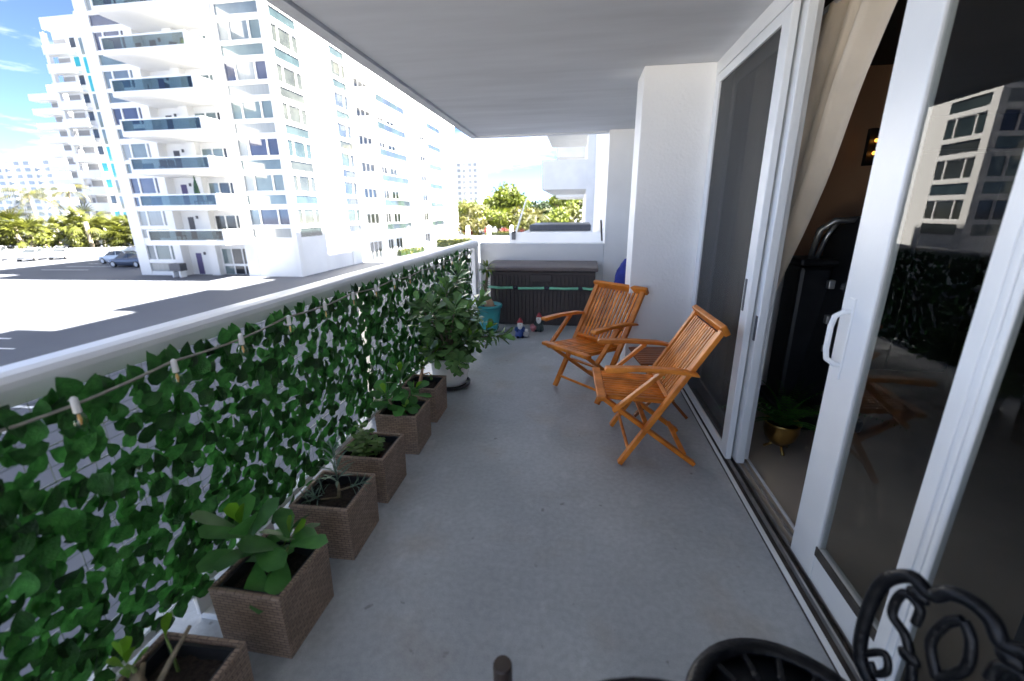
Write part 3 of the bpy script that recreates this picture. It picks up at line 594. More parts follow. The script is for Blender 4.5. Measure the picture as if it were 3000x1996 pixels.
def car(lab, loc, rot, paint, tall=1.0):
    t = thing('parked_car', lab, 'car', loc, rot)
    # stations along local +X (nose at +X)
    stn = [(-2.25, .35, .55, .80, .62), (-2.15, .28, .72, 1.0, .80), (-1.6, .22, .85, 1.04, .88), (-0.6, .20, .88, .98, .90), (0.6, .20, .88, .95, .90), (1.2, .22, .86, .92, .88), (1.9, .25, .76, .80, .82), (2.2, .32, .56, .68, .66), (2.28, .40, .50, .55, .50)]
    vs = []; fs = []
    for x, zb, zm, zs, wd in stn: vs += [(x, -wd*.92, zb), (x, -wd, (zb+zm)/2), (x, -wd*.98, zm), (x, -wd*.86, zs), (x, wd*.86, zs), (x, wd*.98, zm), (x, wd, (zb+zm)/2), (x, wd*.92, zb)]
    n = 8
    for i in range(len(stn)-1):
        for j in range(n): fs.append((i*n+j, i*n+(j+1) % n, (i+1)*n+(j+1) % n, (i+1)*n+j))
    fs += [tuple(range(n)), tuple((len(stn)-1)*n+j for j in range(n))]
    MB().add(vs, fs).obj('body', paint, t, smooth=True, world=False)
    cs = [(-2.0, 0.98, .74), (-1.3, 1.38*tall, .64), (-0.3, 1.46*tall, .64), (0.35, 1.42*tall, .64), (1.15, 0.93, .74)]
    vs = []; fs = []
    for x, z, wd in cs: vs += [(x, -.77, 0.9), (x, -wd, z), (x, wd, z), (x, .77, 0.9)]
    for i in range(len(cs)-1):
        for j in range(3): fs.append((i*4+j, i*4+j+1, (i+1)*4+j+1, (i+1)*4+j))
    MB().add(vs, fs).obj('window_glass', 'panedark', t, world=False)
    rv = MB(); rv.add([(x, s*wd*.99, z+.012) for x, z, wd in cs[1:4] for s in (-1, 1)], [(0, 1, 3, 2), (2, 3, 5, 4)])
    for s in (-1, 1):
        rv.beam((-2.0, s*.74, .99), (-1.3, s*.645, 1.385*tall), .06, .05); rv.beam((0.35, s*.645, 1.425*tall), (1.15, s*.74, .94), .05, .05); rv.beam((-0.35, s*.66, 1.45*tall), (-0.4, s*.78, .95), .05, .04)
    rv.obj('roof', paint, t, world=False)
    for x in (-1.4, 1.42):
        for s in (-1, 1):
            wh = MB(); wh.tube([(x, s*.70, .33), (x, s*.90, .33)], .33, 16); wo_ = wh.obj('wheel', 'tyre', t, world=False)
            MB().tube([(x, s*.88, .33), (x, s*.915, .33)], .22, 12).obj('rim', 'rim', wo_, world=False)
    for s in (-1, 1):
        MB().box(2.0, s*.48, .60, 2.24, s*.70, .70).obj('headlight', 'lamp', t, world=False); MB().box(-2.24, s*.45, .72, -2.12, s*.72, .86).obj('tail_light', 'redlamp', t, world=False)
    MB().box(2.2, -.4, .38, 2.30, .4, .54).obj('grille', 'panedark', t, world=False); MB().box(-2.29, -.5, .30, -2.2, .5, .45).obj('bumper', 'panedark', t, world=False)
    return t
car('slate blue car parked nose out beside the corner of the high rise', (-47.3, 39.9, G), PI, 'cargrey')
car('pale silver blue car parked behind the slate blue one', (-52.2, 42.8, G), PI, 'carblue')
car('dark car mostly hidden behind the slate blue and pale cars', (-51.4, 45.6, G), PI, 'cargrey')
car('white car backed against the boundary wall below the lone tall palm', (-65.9, 47.3, G), -1.15, 'carwhite', 1.08)
car('white hatchback by the boundary wall between two other white cars', (-67.6, 45.2, G), -1.15, 'carwhite')
car('white van like car beside the wall at the lot edge', (-72.0, 44.5, G), -1.15, 'carwhite', 1.2)

# vegetation outside ---------------------------------------------------
def fan_crown(n, R, m):
    blade = leaf_mesh('b', 1.0, 0.11, m, 'lance', bend=0.25, fold=0.3, seg=2); ms = []
    for i in range(n):
        az = rnd(0, 2*PI); el = rnd(-0.5, 1.35); d = Vector((math.cos(az)*math.cos(el), math.sin(az)*math.cos(el), math.sin(el)))
        pet = d*R*rnd(0.45, 0.75) - Vector((0, 0, 0.12*R)); side = d.cross(Vector((0, 0, 1))).normalized(); up = side.cross(d)
        for j in range(11):
            a = (j-5)/5*1.25; dd = d*math.cos(a)+side*math.sin(a) - Vector((0, 0, 0.25))
            ms.append(frame_mtx(pet, dd, up+side*0.2*a) @ Matrix.Scale(R*rnd(0.42, 0.6), 4))
    return scatter_mesh('crown', blade, ms, m)
def fan_palm(h, R, m, lab, n=26):
    t = thing('fan_palm', lab, 'palm tree', (0, 0, 0), group='fan palms behind the boundary wall')
    MB().tube([(0, 0, 0), (rnd(-.1, .1), rnd(-.1, .1), h*.5), (0, 0, h)], [.24, .19, .2], 8).obj('trunk', 'trunk', t, world=False)
    o = link('crown', fan_crown(n, R, m), t); o.location = (0, 0, h); return t
fpA = fan_palm(2.6, 2.2, 'palm', 'bushy yellow green fan palm behind the low white boundary wall', 30)
fpB = fan_palm(3.4, 1.9, 'palm', 'bushy yellow green fan palm behind the low white boundary wall', 26)
fpA.location = (-60.2, 50.5, G); fpB.location = (-63.5, 51.5, G)
spots = []
for i in range(40):
    tt = i/39; p = wa.lerp(wb, 0.12+0.95*tt); off = rnd(1.5, 6.0); spots.append((p.x-0.33*off+rnd(-.6, .6), p.y+0.94*off))
for i, (x, y) in enumerate(spots): dup(random.choice((fpA, fpB)), (x, y, G), rnd(0, 6), scale=rnd(1.0, 1.35))
def coco(h, R, lean, lab, m='coco', n=15):
    t = thing('coconut_palm', lab, 'palm tree', (0, 0, 0))
    pts = [(lean[0]*s*s, lean[1]*s*s, h*s) for s in (0, .25, .5, .75, 1)]
    MB().tube(pts, [.24, .17, .15, .13, .12], 8).obj('trunk', 'trunk', t, world=False)
    lf = leaf_mesh('b', 1.0, 0.09, m, 'lance', bend=0.3, fold=0.2, seg=2); ms = []
    top = V3(pts[-1])
    for i in range(n):
        az = 2*PI*i/n+rnd(-.2, .2); el = rnd(-0.1, 1.2); d = Vector((math.cos(az), math.sin(az), 0)); p = top.copy(); e = el
        for j in range(16):
            s = j/15; e = el - 1.5*s; stp = d*math.cos(e)+Vector((0, 0, math.sin(e))); p = p+stp*R/15; sd_ = d.cross(Vector((0, 0, 1)))
            for sg in (-1, 1): ms.append(frame_mtx(p, sd_*sg*.8+stp*.5-Vector((0, 0, .45)), Vector((0, 0, 1))) @ Matrix.Scale(R*.32*(1.05-abs(s-.45)), 4))
    link('crown', scatter_mesh('crown', lf, ms, m), t); return t
p_ = coco(9.0, 2.6, (0.9, 0.2), 'lone tall palm with slim pale trunk in front of the turquoise windowed high rise'); p_.location = (-77.0, 57.0, G); p_.location = (-1.335*57, 57, G); p_.location.x -= 0.4
p_ = coco(8.3, 4.0, (-0.8, .3), 'broad coconut palm with yellowing fronds at the lot edge'); p_.location = (-79.6, 55.0, G)
p_ = coco(5.8, 3.8, (-0.5, .3), 'lower coconut palm with drooping golden fronds'); p_.location = (-83.5, 55.0, G)
p_ = coco(7.4, 2.2, (0.3, .3), 'thin sparse palm beside the lone tall palm', n=9); p_.location = (-84, 60.0, G)
p_ = coco(3.8, 3.6, (0.3, .3), 'dark green feathery palm under the lone tall palm', 'palmdark', 22); p_.location = (-75.5, 60.0, G)
p_ = coco(4.2, 3.2, (0.3, .3), 'dark green feathery palm beside the turquoise windowed high rise', 'palmdark', 20); p_.location = (-79.5, 61.0, G)
def leafy_tree(name, lab, loc, h, R, m, n=1500, size=0.5, squash=0.75, cat='tree', group=None, trunk=True, lobes=9):
    t = thing(name, lab, cat, loc, group=group); ms = []
    if trunk:
        tb = MB().tube([(0, 0, 0), (.1, 0, h*.4), (0, .1, h*.75)], [R*.09, R*.07, R*.05], 8)
        for i in range(5):
            a = rnd(0, 6.28); tb.tube([(0, 0, h*.45), (math.cos(a)*R*.3, math.sin(a)*R*.3, h*.7), (math.cos(a)*R*.6, math.sin(a)*R*.6, h*.85)], [R*.05, R*.03, R*.015], 6)
        tb.obj('trunk', 'trunk', t, world=False)
    lb = [(Vector((rnd(-.6, .6)*R, rnd(-.6, .6)*R, h*.72+rnd(-.35, .45)*R*squash)), R*rnd(.35, .55)) for _ in range(lobes)]
    for i in range(n):
        c, r = random.choice(lb); d = rvec(); p = c + Vector((d.x, d.y, d.z*squash))*r*rnd(.7, 1.03)
        ms.append(frame_mtx(p, rvec(), d+rvec()*.7) @ Matrix.Scale(size*rnd(.6, 1.3), 4))
    link('crown' if cat == 'tree' else 'foliage', scatter_mesh('crown', leaf_mesh('b', 1, .6, m, 'oval', seg=2), ms, m), t); return t
def T(rx, y, rz=None): return (rx*y, y, G)
for i in range(12):
    p = wa.lerp(wb, .14+.86*i/11); leafy_tree('shrub', 'dense low shrub filling in under the fan palms along the boundary wall', (p.x-.33*2.6, p.y+.94*2.6, G), rnd(2.6, 3.6), 2.6, 'palm', 700, .5, .8, 'shrub', 'shrubs under the fan palms', trunk=False)
leafy_tree('broadleaf_tree', 'tall rounded yellow green tree beyond the end of the balcony', T(-.165, 110), 10.5, 6.6, 'tree', 3600, .9)
leafy_tree('broadleaf_tree', 'wide domed tree beyond the neighbouring terrace', T(-.035, 105), 8.0, 6.2, 'tree', 3000, .9)
leafy_tree('broadleaf_tree', 'darker low tree between the rounded tree and the domed tree', T(-.085, 100), 6.0, 4.6, 'palmdark', 1900, .8)
for i, (rx, y, hh) in enumerate(((-.262, 95, 6.5), (-.235, 92, 5.0), (-.21, 96, 5.6), (-.185, 90, 4.4), (-.14, 88, 4.0), (-.115, 92, 4.4), (-.06, 92, 4.0), (-.02, 96, 4.4), (-.25, 86, 3.4))):
    leafy_tree('shrub', 'bright garden shrub in the planting below the rounded tree', T(rx, y), hh*1.1, 3.6, ('tree', 'hedge', 'coco')[i % 3], 1000, .7, .9, 'shrub', 'garden shrubs beyond the balcony end')
for i, (rx, y) in enumerate(((-.256, 85), (-.205, 84), (-.172, 83), (-.135, 85))):
    leafy_tree('flowering_bush', 'small red flowering bush in the garden beyond the long facade', T(rx, y), 2.0, 1.1, 'flower', 220, .35, .9, 'bush', 'red flowering bushes', trunk=False)
pc = coco(6.0, 3.0, (.3, 0), 'garden palm rising at the end of the long white facade'); pc.location = T(-.252, 90)
pc = coco(4.6, 3.0, (.3, 0), 'short garden palm right of the rounded tree'); pc.location = T(-.10, 86)
def hedge(lab, a, b, z0, h, w=1.2, n=1500):
    t = thing('hedge', lab, 'hedge', ((a[0]+b[0])/2, (a[1]+b[1])/2, G)); A = Vector((a[0], a[1], 0)); B = Vector((b[0], b[1], 0)); ms = []
    sd_ = (B-A).cross(Vector((0, 0, 1))).normalized()
    for i in range(n):
        p = A.lerp(B, random.random())+sd_*rnd(-w/2, w/2)+Vector((0, 0, z0+h*random.random()**.6)); ms.append(Matrix.Translation(-t.location) @ frame_mtx(p, rvec(), rvec()+Vector((0, 0, .6))) @ Matrix.Scale(rnd(.2, .4), 4))
    link('foliage', scatter_mesh('foliage', leaf_mesh('b', 1, .6, 'hedge', seg=2), ms, 'hedge'), t)
    MB().beam(A+Vector((0, 0, G+(h+z0-G)*.45)), B+Vector((0, 0, G+(h+z0-G)*.45)), w*.75, (h+z0-G)*.9).obj('core', 'palmdark', t)
hedge('clipped yellow green hedge at the end of the long white facade', (-22.0, 66.5), (-16.5, 66.5), G, 1.25, n=1300)
hedge('long low clipped hedge in front of the garden', (-17.5, 82), (-12.5, 82), G, 1.6, n=900)
hedge('low ornamental planting by the ground floor entrance', (-22.3, 52), (-21.6, 58.5), G, 0.7, .8, 500)
gw = thing('garden_wall', 'low white garden wall with round topped piers beyond the hedge', 'wall', (-17, 88, G))
MB().box(-25, 80.0, G, -12, 80.3, G+1.0).obj('wall_panel', 'facade', gw)
for x in (-24.5, -20.5, -16.5, -12.3):
    b = MB().box(x-.3, 79.7, G, x+.3, 80.5, G+2.2).obj('pier', 'facade', gw); MB().ball((x, 80.1, G+2.5), .36).obj('finial', 'facade', b)

# ================================================================== LEAFY SCREEN
iv = thing('ivy_screen', 'artificial green ivy privacy screen hung along the inside of the railing', 'screen', (-1.385, 2.4, 0.0))
gr = MB()
for i in range(20): z = 0.16+0.046*i; gr.tube([(-1.39, -0.6, z), (-1.39, 5.42, z+0.004)], 0.0011, 3)
for i in range(120): y = -0.6+0.0505*i; gr.tube([(-1.392, y, 0.15), (-1.392, y, 1.045)], 0.0011, 3)
o = gr.obj('wire_grid', 'wire', iv); o['kind'] = 'stuff'
ivm = [leaf_mesh('leaf', .066*s, .047*s, 'ivy', 'ivy', b, f, 5) for s, b, f in ((1, .18, .22), (1.12, .05, .3), (.9, .3, .15), (1.05, -.1, .25))]
items = []
NYI, NZI = 190, 28
for i in range(NYI*NZI):
    y = -0.6+6.02*((i % NYI)+.5+rnd(-.6, .6))/NYI; z = 0.15+0.87*((i//NYI)+.5+rnd(-.6, .6))/NZI
    if random.random() < (0.09 if y < 1.6 else 0.2): continue
    a = random.gauss(0.55, 0.75); s = 1
    if random.random() < .25: a = rnd(-PI, PI)
    d = Vector((rnd(-.1, .35), math.sin(a), math.cos(a))); n = Vector((1, rnd(-.5, .5), rnd(-.4, .5)))
    items.append((Vector((-1.385+rnd(-.012, .03), y, z)), d, n))
for i in range(150):
    items.append((Vector((-1.385+rnd(-.01, .03), -0.6+6.0*i/150+rnd(-.02, .02), 1.0+rnd(-.03, .02))), Vector((rnd(-.1, .4), rnd(-.6, .6), 1)), Vector((1, rnd(-.5, .5), rnd(-.2, .4)))))
def vis(it):
    p = it[0]; q = p-Vector((0, 0, CAM_H)); dz = q.dot(_f)
    if dz < .2: return 9e9
    u = q.dot(_r2)/dz*.4196; v = q.dot(_u2)/dz*.4196
    return dz if (abs(u) < .5 and abs(v) < .333) else 1e6+dz
items.sort(key=vis)
for it in items[:300]:
    inst('leaf', random.choice(ivm), iv, Matrix.Translation(-iv.location) @ frame_mtx(*it) @ Matrix.Scale(rnd(.75, 1.2), 4))
rest = items[300:]
for j in range(4):
    sub = rest[j::4]; me = scatter_mesh('leaves', ivm[j], [Matrix.Translation(-iv.location) @ frame_mtx(*it) @ Matrix.Scale(rnd(.75, 1.2), 4) for it in sub], 'ivy'); me.materials.clear(); me.materials.append(M['ivy']); o = link('leaves', me, iv); o['kind'] = 'stuff'

# string lights ----------------------------------------------------------
sl = thing('string_light', 'string of clear glass bulbs in white sockets hung along the ivy screen', 'string light', (-1.33, 2.0, 1.03))
pts = []
for i in range(100):
    y = -0.5+5.9*i/99; pts.append((-1.335, y, 1.036-0.016*abs(math.sin(PI*(y-.57)/.6))-.008*math.sin(y*2.2)))
MB().tube(pts, 0.0042, 6).obj('cable', 'cable', sl, smooth=True)
for k in range(-3, 16):
    y = 0.57+0.3*k; z = 1.033-.008*math.sin(y*2.2)
    s_ = MB().lathe([(0.004, 0.012), (0.009, 0.006), (0.010, -0.030), (0.009, -0.034)], 10, (-1.328, y, z)).obj('socket', 'socket', sl, smooth=False)
    MB().lathe([(0.008, -0.034), (0.016, -0.050), (0.0185, -0.066), (0.014, -0.083), (0.0, -0.091)], 10, (-1.328, y, z)).obj('bulb', 'bulbglass', s_, smooth=True)
    MB().lathe([(0.003, -0.04), (0.005, -0.055), (0.002, -0.07)], 6, (-1.328, y, z)).obj('filament', 'filament', s_)

# ================================================================== PLANTERS
def box_uv(o):
    me = o.data; uvl = me.uv_layers.new(name='UVMap')
    for p in me.polygons:
        n = p.normal
        for li in p.loop_indices:
            c = me.vertices[me.loops[li].vertex_index].co
            uvl.data[li].uv = (c.y, c.z) if abs(n.x) > .6 else ((c.x, c.z) if abs(n.y) > .6 else (c.x, c.y))
def planter(loc, rot, lab):
    t = thing('wicker_planter', lab, 'planter', loc, rot, 'square brown wicker planters along the screen')
    a, b, hh, th = .132, .139, .272, .016
    def ring(r, z): return [(-r, -r, z), (r, -r, z), (r, r, z), (-r, r, z)]
    vs = ring(a, 0)+ring(b-.002, hh-.012)+ring(b, hh-.006)+ring(b-.002, hh)+ring(b-th, hh)+ring(b-th-.002, hh-.06)
    fs = [(3, 2, 1, 0)]
    for i in range(5):
        for j in range(4): fs.append((i*4+j, i*4+(j+1) % 4, (i+1)*4+(j+1) % 4, (i+1)*4+j))
    o = MB().add(vs, fs).obj('basket', 'wicker', t, world=False); box_uv(o)
    b2 = b-th-.001; vs = ring(b2, hh-.012)+ring(b2-.012, hh-.010)+ring(b2-.016, hh-.10); fs = []
    for i in range(2):
        for j in range(4): fs.append((i*4+j, i*4+(j+1) % 4, (i+1)*4+(j+1) % 4, (i+1)*4+j))
    MB().add(vs, fs).obj('liner', 'liner', t, world=False)
    N = 9; r = b2-.0135; vs = []; fs = []
    for i in range(N):
        for j in range(N): vs.append((-r+2*r*i/(N-1), -r+2*r*j/(N-1), hh-.052+rnd(-.008, .010)))
    for i in range(N-1):
        for j in range(N-1): fs.append((i*N+j, (i+1)*N+j, (i+1)*N+j+1, i*N+j+1))
    MB().add(vs, fs).obj('soil', 'soil', t, smooth=True, world=False); return t
SOIL = .225
PX_ = -1.085
PL = [(PX_, .705, 'holding the forked bare stem', 0.03), (PX_+.005, 1.13, 'holding the plant with big paddle leaves', -.02), (PX_-.005, 1.575, 'holding the thin grey leaved plant', .02), (PX_-.02, 1.975, 'holding the bushy fresh green herb', 0.0), (PX_-.03, 2.46, 'holding the spreading rosettes of glossy leaves', .02), (PX_-.05, 2.905, 'holding the stubby succulent trunk, next to the white pot', 0.0)]
for x, y, l, r in PL: planter((x, y, 0), r, 'square brown wicker planter '+l)
LB = [leaf_mesh('leaf', .125*s, .07*s, m, 'obov', b, .12, 7) for s, b, m in ((1, .18, 'leafbig'), (.9, .3, 'leafbig'), (1.1, .1, 'leafbig'), (.55, .0, 'leafyoung'))]
def rosette(t, c, ax, n, meshes, tilt0=.35, tilt1=1.25, scale=1.0, young=None):
    ax = V3(ax).normalized(); s1 = ax.cross(Vector((.3, 1, .2))).normalized(); s2 = ax.cross(s1)
    for i in range(n):
        az = i*2.4+rnd(-.25, .25); tl = tilt0+(tilt1-tilt0)*(1-i/max(1, n-1))+rnd(-.1, .1)
        rad = s1*math.cos(az)+s2*math.sin(az); d = ax*math.cos(tl)+rad*math.sin(tl); nn = ax*math.sin(tl)-rad*math.cos(tl)
        p = V3(c)+ax*(.012*i*scale-.006*n*scale)+rad*.004
        inst('leaf', young if (young and i >= n-2) else random.choice(meshes), t, frame_mtx(p, d, nn) @ Matrix.Scale(scale*rnd(.85, 1.1), 4))
def stem_obj(t, name, chains, m, n=6):
    for pts, r in chains: MB().tube(pts, r, n).obj(name, m, t, smooth=True, world=False)
# planter 1: forked bare stem with a few leaves
t = thing('bare_stem_plant', 'forked bare grey stem with a tuft of bright leaves in the wicker planter', 'plant', (PX_, .705, SOIL-.01))
stem_obj(t, 'stem', [([(-.06, -.02, 0), (-.065, -.015, .05), (-.07, -.01, .09)], [.022, .018, .014]), ([(-.045, -.02, 0), (-.02, .0, .05), (.0, .03, .10), (.03, .08, .17)], [.012, .009, .008, .005]), ([(-.06, -.02, .05), (-.08, .02, .09)], [.01, .007])], 'stem', 8)
rosette(t, (-.11, .0, .10), (-.3, .3, 1), 7, LB[3:4], .3, 1.3, .85); inst('leaf', LB[3], t, frame_mtx((-.08, .09, .10), (0, .3, 1), (1, 0, 0)))
stem_obj(t, 'stem', [([(-.07, -.01, .08), (-.09, 0, .09), (-.11, 0, .10)], [.008, .006, .005])], 'stemgreen'); stem_obj(t, 'stem', [([(-.03, .06, 0), (-.06, .08, .06), (-.08, .09, .10)], [.005, .004, .003])], 'stemgreen')
# planter 2: paddle leaves
t = thing('paddle_leaf_plant', 'young plant with broad glossy paddle leaves in the wicker planter', 'plant', (PX_+.005, 1.13, SOIL-.01))
stem_obj(t, 'stem', [([(0, 0, 0), (-.03, -.01, .08), (-.055, -.02, .155)], [.008, .007, .006]), ([(.01, .01, 0), (.04, .015, .07), (.065, .02, .12)], [.006, .005, .004]), ([(0, .03, 0), (-.01, .07, .05), (0, .10, .09)], [.004, .003, .003])], 'stemgreen')
rosette(t, (-.055, -.02, .165), (-.1, -.15, 1), 14, LB[:3], .2, 1.75, 1.28, LB[3]); rosette(t, (.065, .02, .13), (.35, .1, 1), 9, LB[:3], .3, 1.7, 1.2, LB[3]); rosette(t, (0, .10, .09), (-.1, .4, 1), 7, LB[:3], .3, 1.6, 1.0, LB[3])
inst('leaf', LB[0], t, frame_mtx((.02, -.04, .05), (.3, -1, -.35), (0.2, -.3, 1)))
MB().ball((.03, -.02, .012), .016, sc=(1.2, 1, .6)).obj('pebble', 'ggrey', t, world=False)
# planter 3: grey thin leaves
t = thing('grey_leaf_plant', 'lanky plant with thin grey green leaves in the wicker planter', 'plant', (PX_-.005, 1.575, SOIL-.01))
thin = leaf_mesh('leaf', .062, .0085, 'leafgrey', 'lance', .25, .2, 3)
def sprig(t, base, ax, L, n, ls=1.0, stem=True):
    ax = V3(ax).normalized(); s1 = ax.cross(Vector((.3, 1, .2))).normalized(); s2 = ax.cross(s1)
    for i in range(n):
        f = (i+.5)/n; az = i*2.4; rad = s1*math.cos(az)+s2*math.sin(az); tl = 1.15-.6*f
        inst('leaf', thin, t, frame_mtx(V3(base)+ax*L*f, ax*math.cos(tl)+rad*math.sin(tl), ax*math.sin(tl)-rad*math.cos(tl)) @ Matrix.Scale(ls*(1.1-.35*f), 4))
    if stem: stem_obj(t, 'stem', [([V3(base), V3(base)+ax*L], [.004, .002])], 'leafgrey')
stem_obj(t, 'stem', [([(.02, .0, 0), (.015, .01, .04), (.012, .015, .08)], [.011, .008, .006]), ([(.015, .01, .04), (.07, .02, .06)], [.005, .004]), ([(.01, 0, .01), (-.05, -.05, .03)], [.004, .003])], 'stem')
sprig(t, (.012, .015, .08), (-.05, .05, 1), .18, 30, 1.5); sprig(t, (.07, .02, .06), (1, .2, .35), .07, 16, 1.0); sprig(t, (-.05, -.05, .03), (-.3, -.5, 1), .06, 14, .9); sprig(t, (-.09, -.06, .0), (-.2, -.2, 1), .07, 14, .8); sprig(t, (-.07, .02, .0), (-.3, .1, 1), .09, 12, .8)
# planter 4: fresh herb
t = thing('herb_plant', 'bushy fresh green herb with small round leaves in the wicker planter', 'plant', (PX_-.02, 1.975, SOIL-.01))
hl = leaf_mesh('leaf', .034, .028, 'leafmint', 'oval', .1, .15, 3); ch = []
for i in range(17):
    b = Vector((rnd(-.08, .08), rnd(-.08, .08), 0)); tip = b+Vector((rnd(-.04, .04), rnd(-.04, .04), rnd(.05, .11) if i else .19)); ch.append(([b, (b+tip)/2+Vector((.005, 0, 0)), tip], [.003, .0025, .002]))
    for j in range(6 if i else 14):
        f = .35+.65*j/(5 if i else 13); az = j*2.4+i; rd = Vector((math.cos(az), math.sin(az), .25)); inst('leaf', hl, t, frame_mtx(b.lerp(tip, f), rd, Vector((0, 0, 1))) @ Matrix.Scale(rnd(1.0, 1.5), 4))
stem_obj(t, 'stem', ch, 'stemgreen')
# planter 5: glossy rosettes
t = thing('rosette_plant', 'low plant of spreading glossy leaf rosettes overhanging the wicker planter', 'plant', (PX_-.03, 2.46, SOIL-.01))
stem_obj(t, 'stem', [([(0, 0, 0), (-.04, -.06, .08), (-.06, -.08, .14)], [.008, .007, .006]), ([(0, .02, 0), (.03, .04, .07), (.05, .05, .12)], [.008, .006, .005]), ([(0, .03, 0), (-.05, .08, .12), (-.05, .1, .20)], [.007, .006, .005])], 'stem')
for c, ax, n, s in (((-.06, -.08, .15), (-.2, -.5, 1), 12, 1.0), ((.05, .05, .13), (.5, .1, 1), 10, .95), ((-.05, .1, .21), (-.2, .3, 1), 11, 1.0), ((.03, -.07, .08), (.5, -.5, 1), 8, .85)): rosette(t, c, ax, n, LB[:3], .3, 1.5, s, LB[3])
# planter 6: succulent trunk
t = thing('succulent_plant', 'small succulent with stubby pale trunk and light green tuft in the wicker planter', 'plant', (PX_-.05, 2.905, SOIL-.01))
stem_obj(t, 'trunk', [([(-.02, -.02, 0), (-.02, -.015, .06), (-.01, .0, .12), (.0, .01, .17)], [.018, .015, .013, .010]), ([(-.01, 0, .11), (.05, 0, .13), (.08, -.02, .09)], [.006, .004, .003])], 'bulb', 8)
lm = leaf_mesh('leaf', .05, .012, 'leafmint', 'lance', .3, .2, 3)
for i in range(46):
    d = rvec(); d.z = abs(d.z)*.9+.1; inst('leaf', lm, t, frame_mtx(Vector((0, .01, .17))+d*.008, d, Vector((0, 0, 1))))
for i in range(12):
    d = rvec(); inst('leaf', lm, t, frame_mtx((.07, -.01, .11), d-Vector((0, 0, .5)), Vector((0, 0, 1))) @ Matrix.Scale(.7, 4))
# white pot with bush
wp = thing('flower_pot', 'round white pot on a dark saucer holding the big leafy bush', 'pot', (-1.105, 3.50, 0))
MB().lathe([(.11, .02), (.135, .03), (.155, .09), (.166, .18), (.170, .25), (.180, .252), (.184, .275), (.180, .29), (.164, .29), (.160, .24)], 32).obj('pot', 'potwhite', wp, smooth=True, world=False)
MB().lathe([(.0, .0), (.15, .0), (.172, .012), (.176, .036), (.168, .038), (.162, .019), (.0, .016)], 28).obj('saucer', 'saucer', wp, smooth=False, world=False)
MB().lathe([(.0, .262), (.06, .258), (.12, .25), (.161, .25)], 20).obj('soil', 'soil', wp, world=False)
bu = thing('leafy_bush', 'large bush of glossy rounded leaves growing in the white pot', 'bush', (-1.105, 3.50, .25))
bl_ = [leaf_mesh('leaf', .125*s, .062*s, m, 'obov', b, .12, 6) for s, b, m in ((1, .15, 'leafbush'), (1.1, .25, 'leafbush'), (.9, .05, 'leafbush'), (.8, .0, 'leafyoung'))]
ch = []; tips = []
for i in range(23):
    az = i*2.4+rnd(-.3, .3); rr = rnd(.10, .40) if i > 4 else rnd(.02, .12); hh = rnd(.06, .60) if i > 4 else rnd(.5, .72)
    ex = 1.0 if math.cos(az) > -.3 else .6
    tip = Vector((math.cos(az)*rr*ex, math.sin(az)*rr, hh)); b = Vector((rnd(-.03, .03), rnd(-.03, .03), 0)); mid = b.lerp(tip, .5)+Vector((0, 0, .06)); ch.append(([b, mid, tip], [.009, .006, .004])); tips.append((tip, tip-mid))
tips[20] = (Vector((.42, .02, .22)), Vector((1, 0, -.1))); ch[20] = ([(0, 0, 0), (.2, 0, .2), (.42, .02, .22)], [.008, .006, .004])
stem_obj(bu, 'stem', ch, 'stem')
cnt = 0
for i, (tip, ax) in enumerate(tips):
    n = 13 if i != 3 else 14
    rosette(bu, tip, ax+Vector((0, 0, .12)), n, bl_[:3] if i not in (1, 7) else bl_[3:4]+bl_[:1], .3, 1.7, 1.0, bl_[3] if i % 4 == 1 else None)
xm = []
for i in range(520):
    tip, ax = random.choice(tips[:22]); p = tip*rnd(.55, 1.0)+rvec()*rnd(.02, .12); p.z = max(p.z, .03); d = rvec(); d.z = d.z*.6+.25
    xm.append(frame_mtx(p, d, Vector((rnd(-.5, .5), rnd(-.5, .5), 1))) @ Matrix.Scale(rnd(.7, 1.05), 4))
o = link('leaves', scatter_mesh('leaves', bl_[0], xm, 'leafbush'), bu); o['kind'] = 'stuff'
# teal pot
tp = thing('flower_pot', 'teal plastic pot holding a bulbous stemmed plant beside the storage box', 'pot', (-1.15, 5.42, 0))
MB().lathe([(.115, .0), (.125, .02), (.15, .2), (.155, .24), (.160, .30), (.178, .302), (.184, .33), (.176, .345), (.160, .34), (.152, .30)], 28).obj('pot', 'teal', tp, smooth=True, world=False)
MB().lathe([(.0, .305), (.1, .305), (.153, .303)], 18).obj('soil', 'soil', tp, world=False)
bp = thing('bulb_plant', 'plant with pale swollen bulb and yellow green leaf tuft in the teal pot', 'plant', (-1.15, 5.42, .30))
MB().lathe([(.045, -.01), (.068, .03), (.055, .07), (.03, .11), (.02, .14)], 14, (.02, -.02, 0)).obj('bulb', 'bulb', bp, smooth=True, world=False)
stem_obj(bp, 'stem', [([(.01, -.02, .10), (-.03, 0, .25), (-.01, 0, .38), (0, .0, .48)], [.02, .016, .018, .014]), ([(-.02, 0, .2), (-.06, .02, .3)], [.012, .009])], 'stem', 8)
ym = [leaf_mesh('leaf', .075, .030, m, 'lance', .35, .2, 4) for m in ('leafyellow', 'leafbig', 'leafmint')]
for i in range(70):
    d = rvec(); d.z = d.z*.8+.25; inst('leaf', ym[min(2, int(abs(random.gauss(0, 1.1))))], bp, frame_mtx(Vector((0, 0, .50))+d*rnd(.01, .07), d, Vector((0, 0, 1))))
for i in range(30):
    d = rvec(); inst('leaf', ym[1], bp, frame_mtx(Vector((-.05, .02, .29))+d*.02, d, Vector((0, 0, 1))))

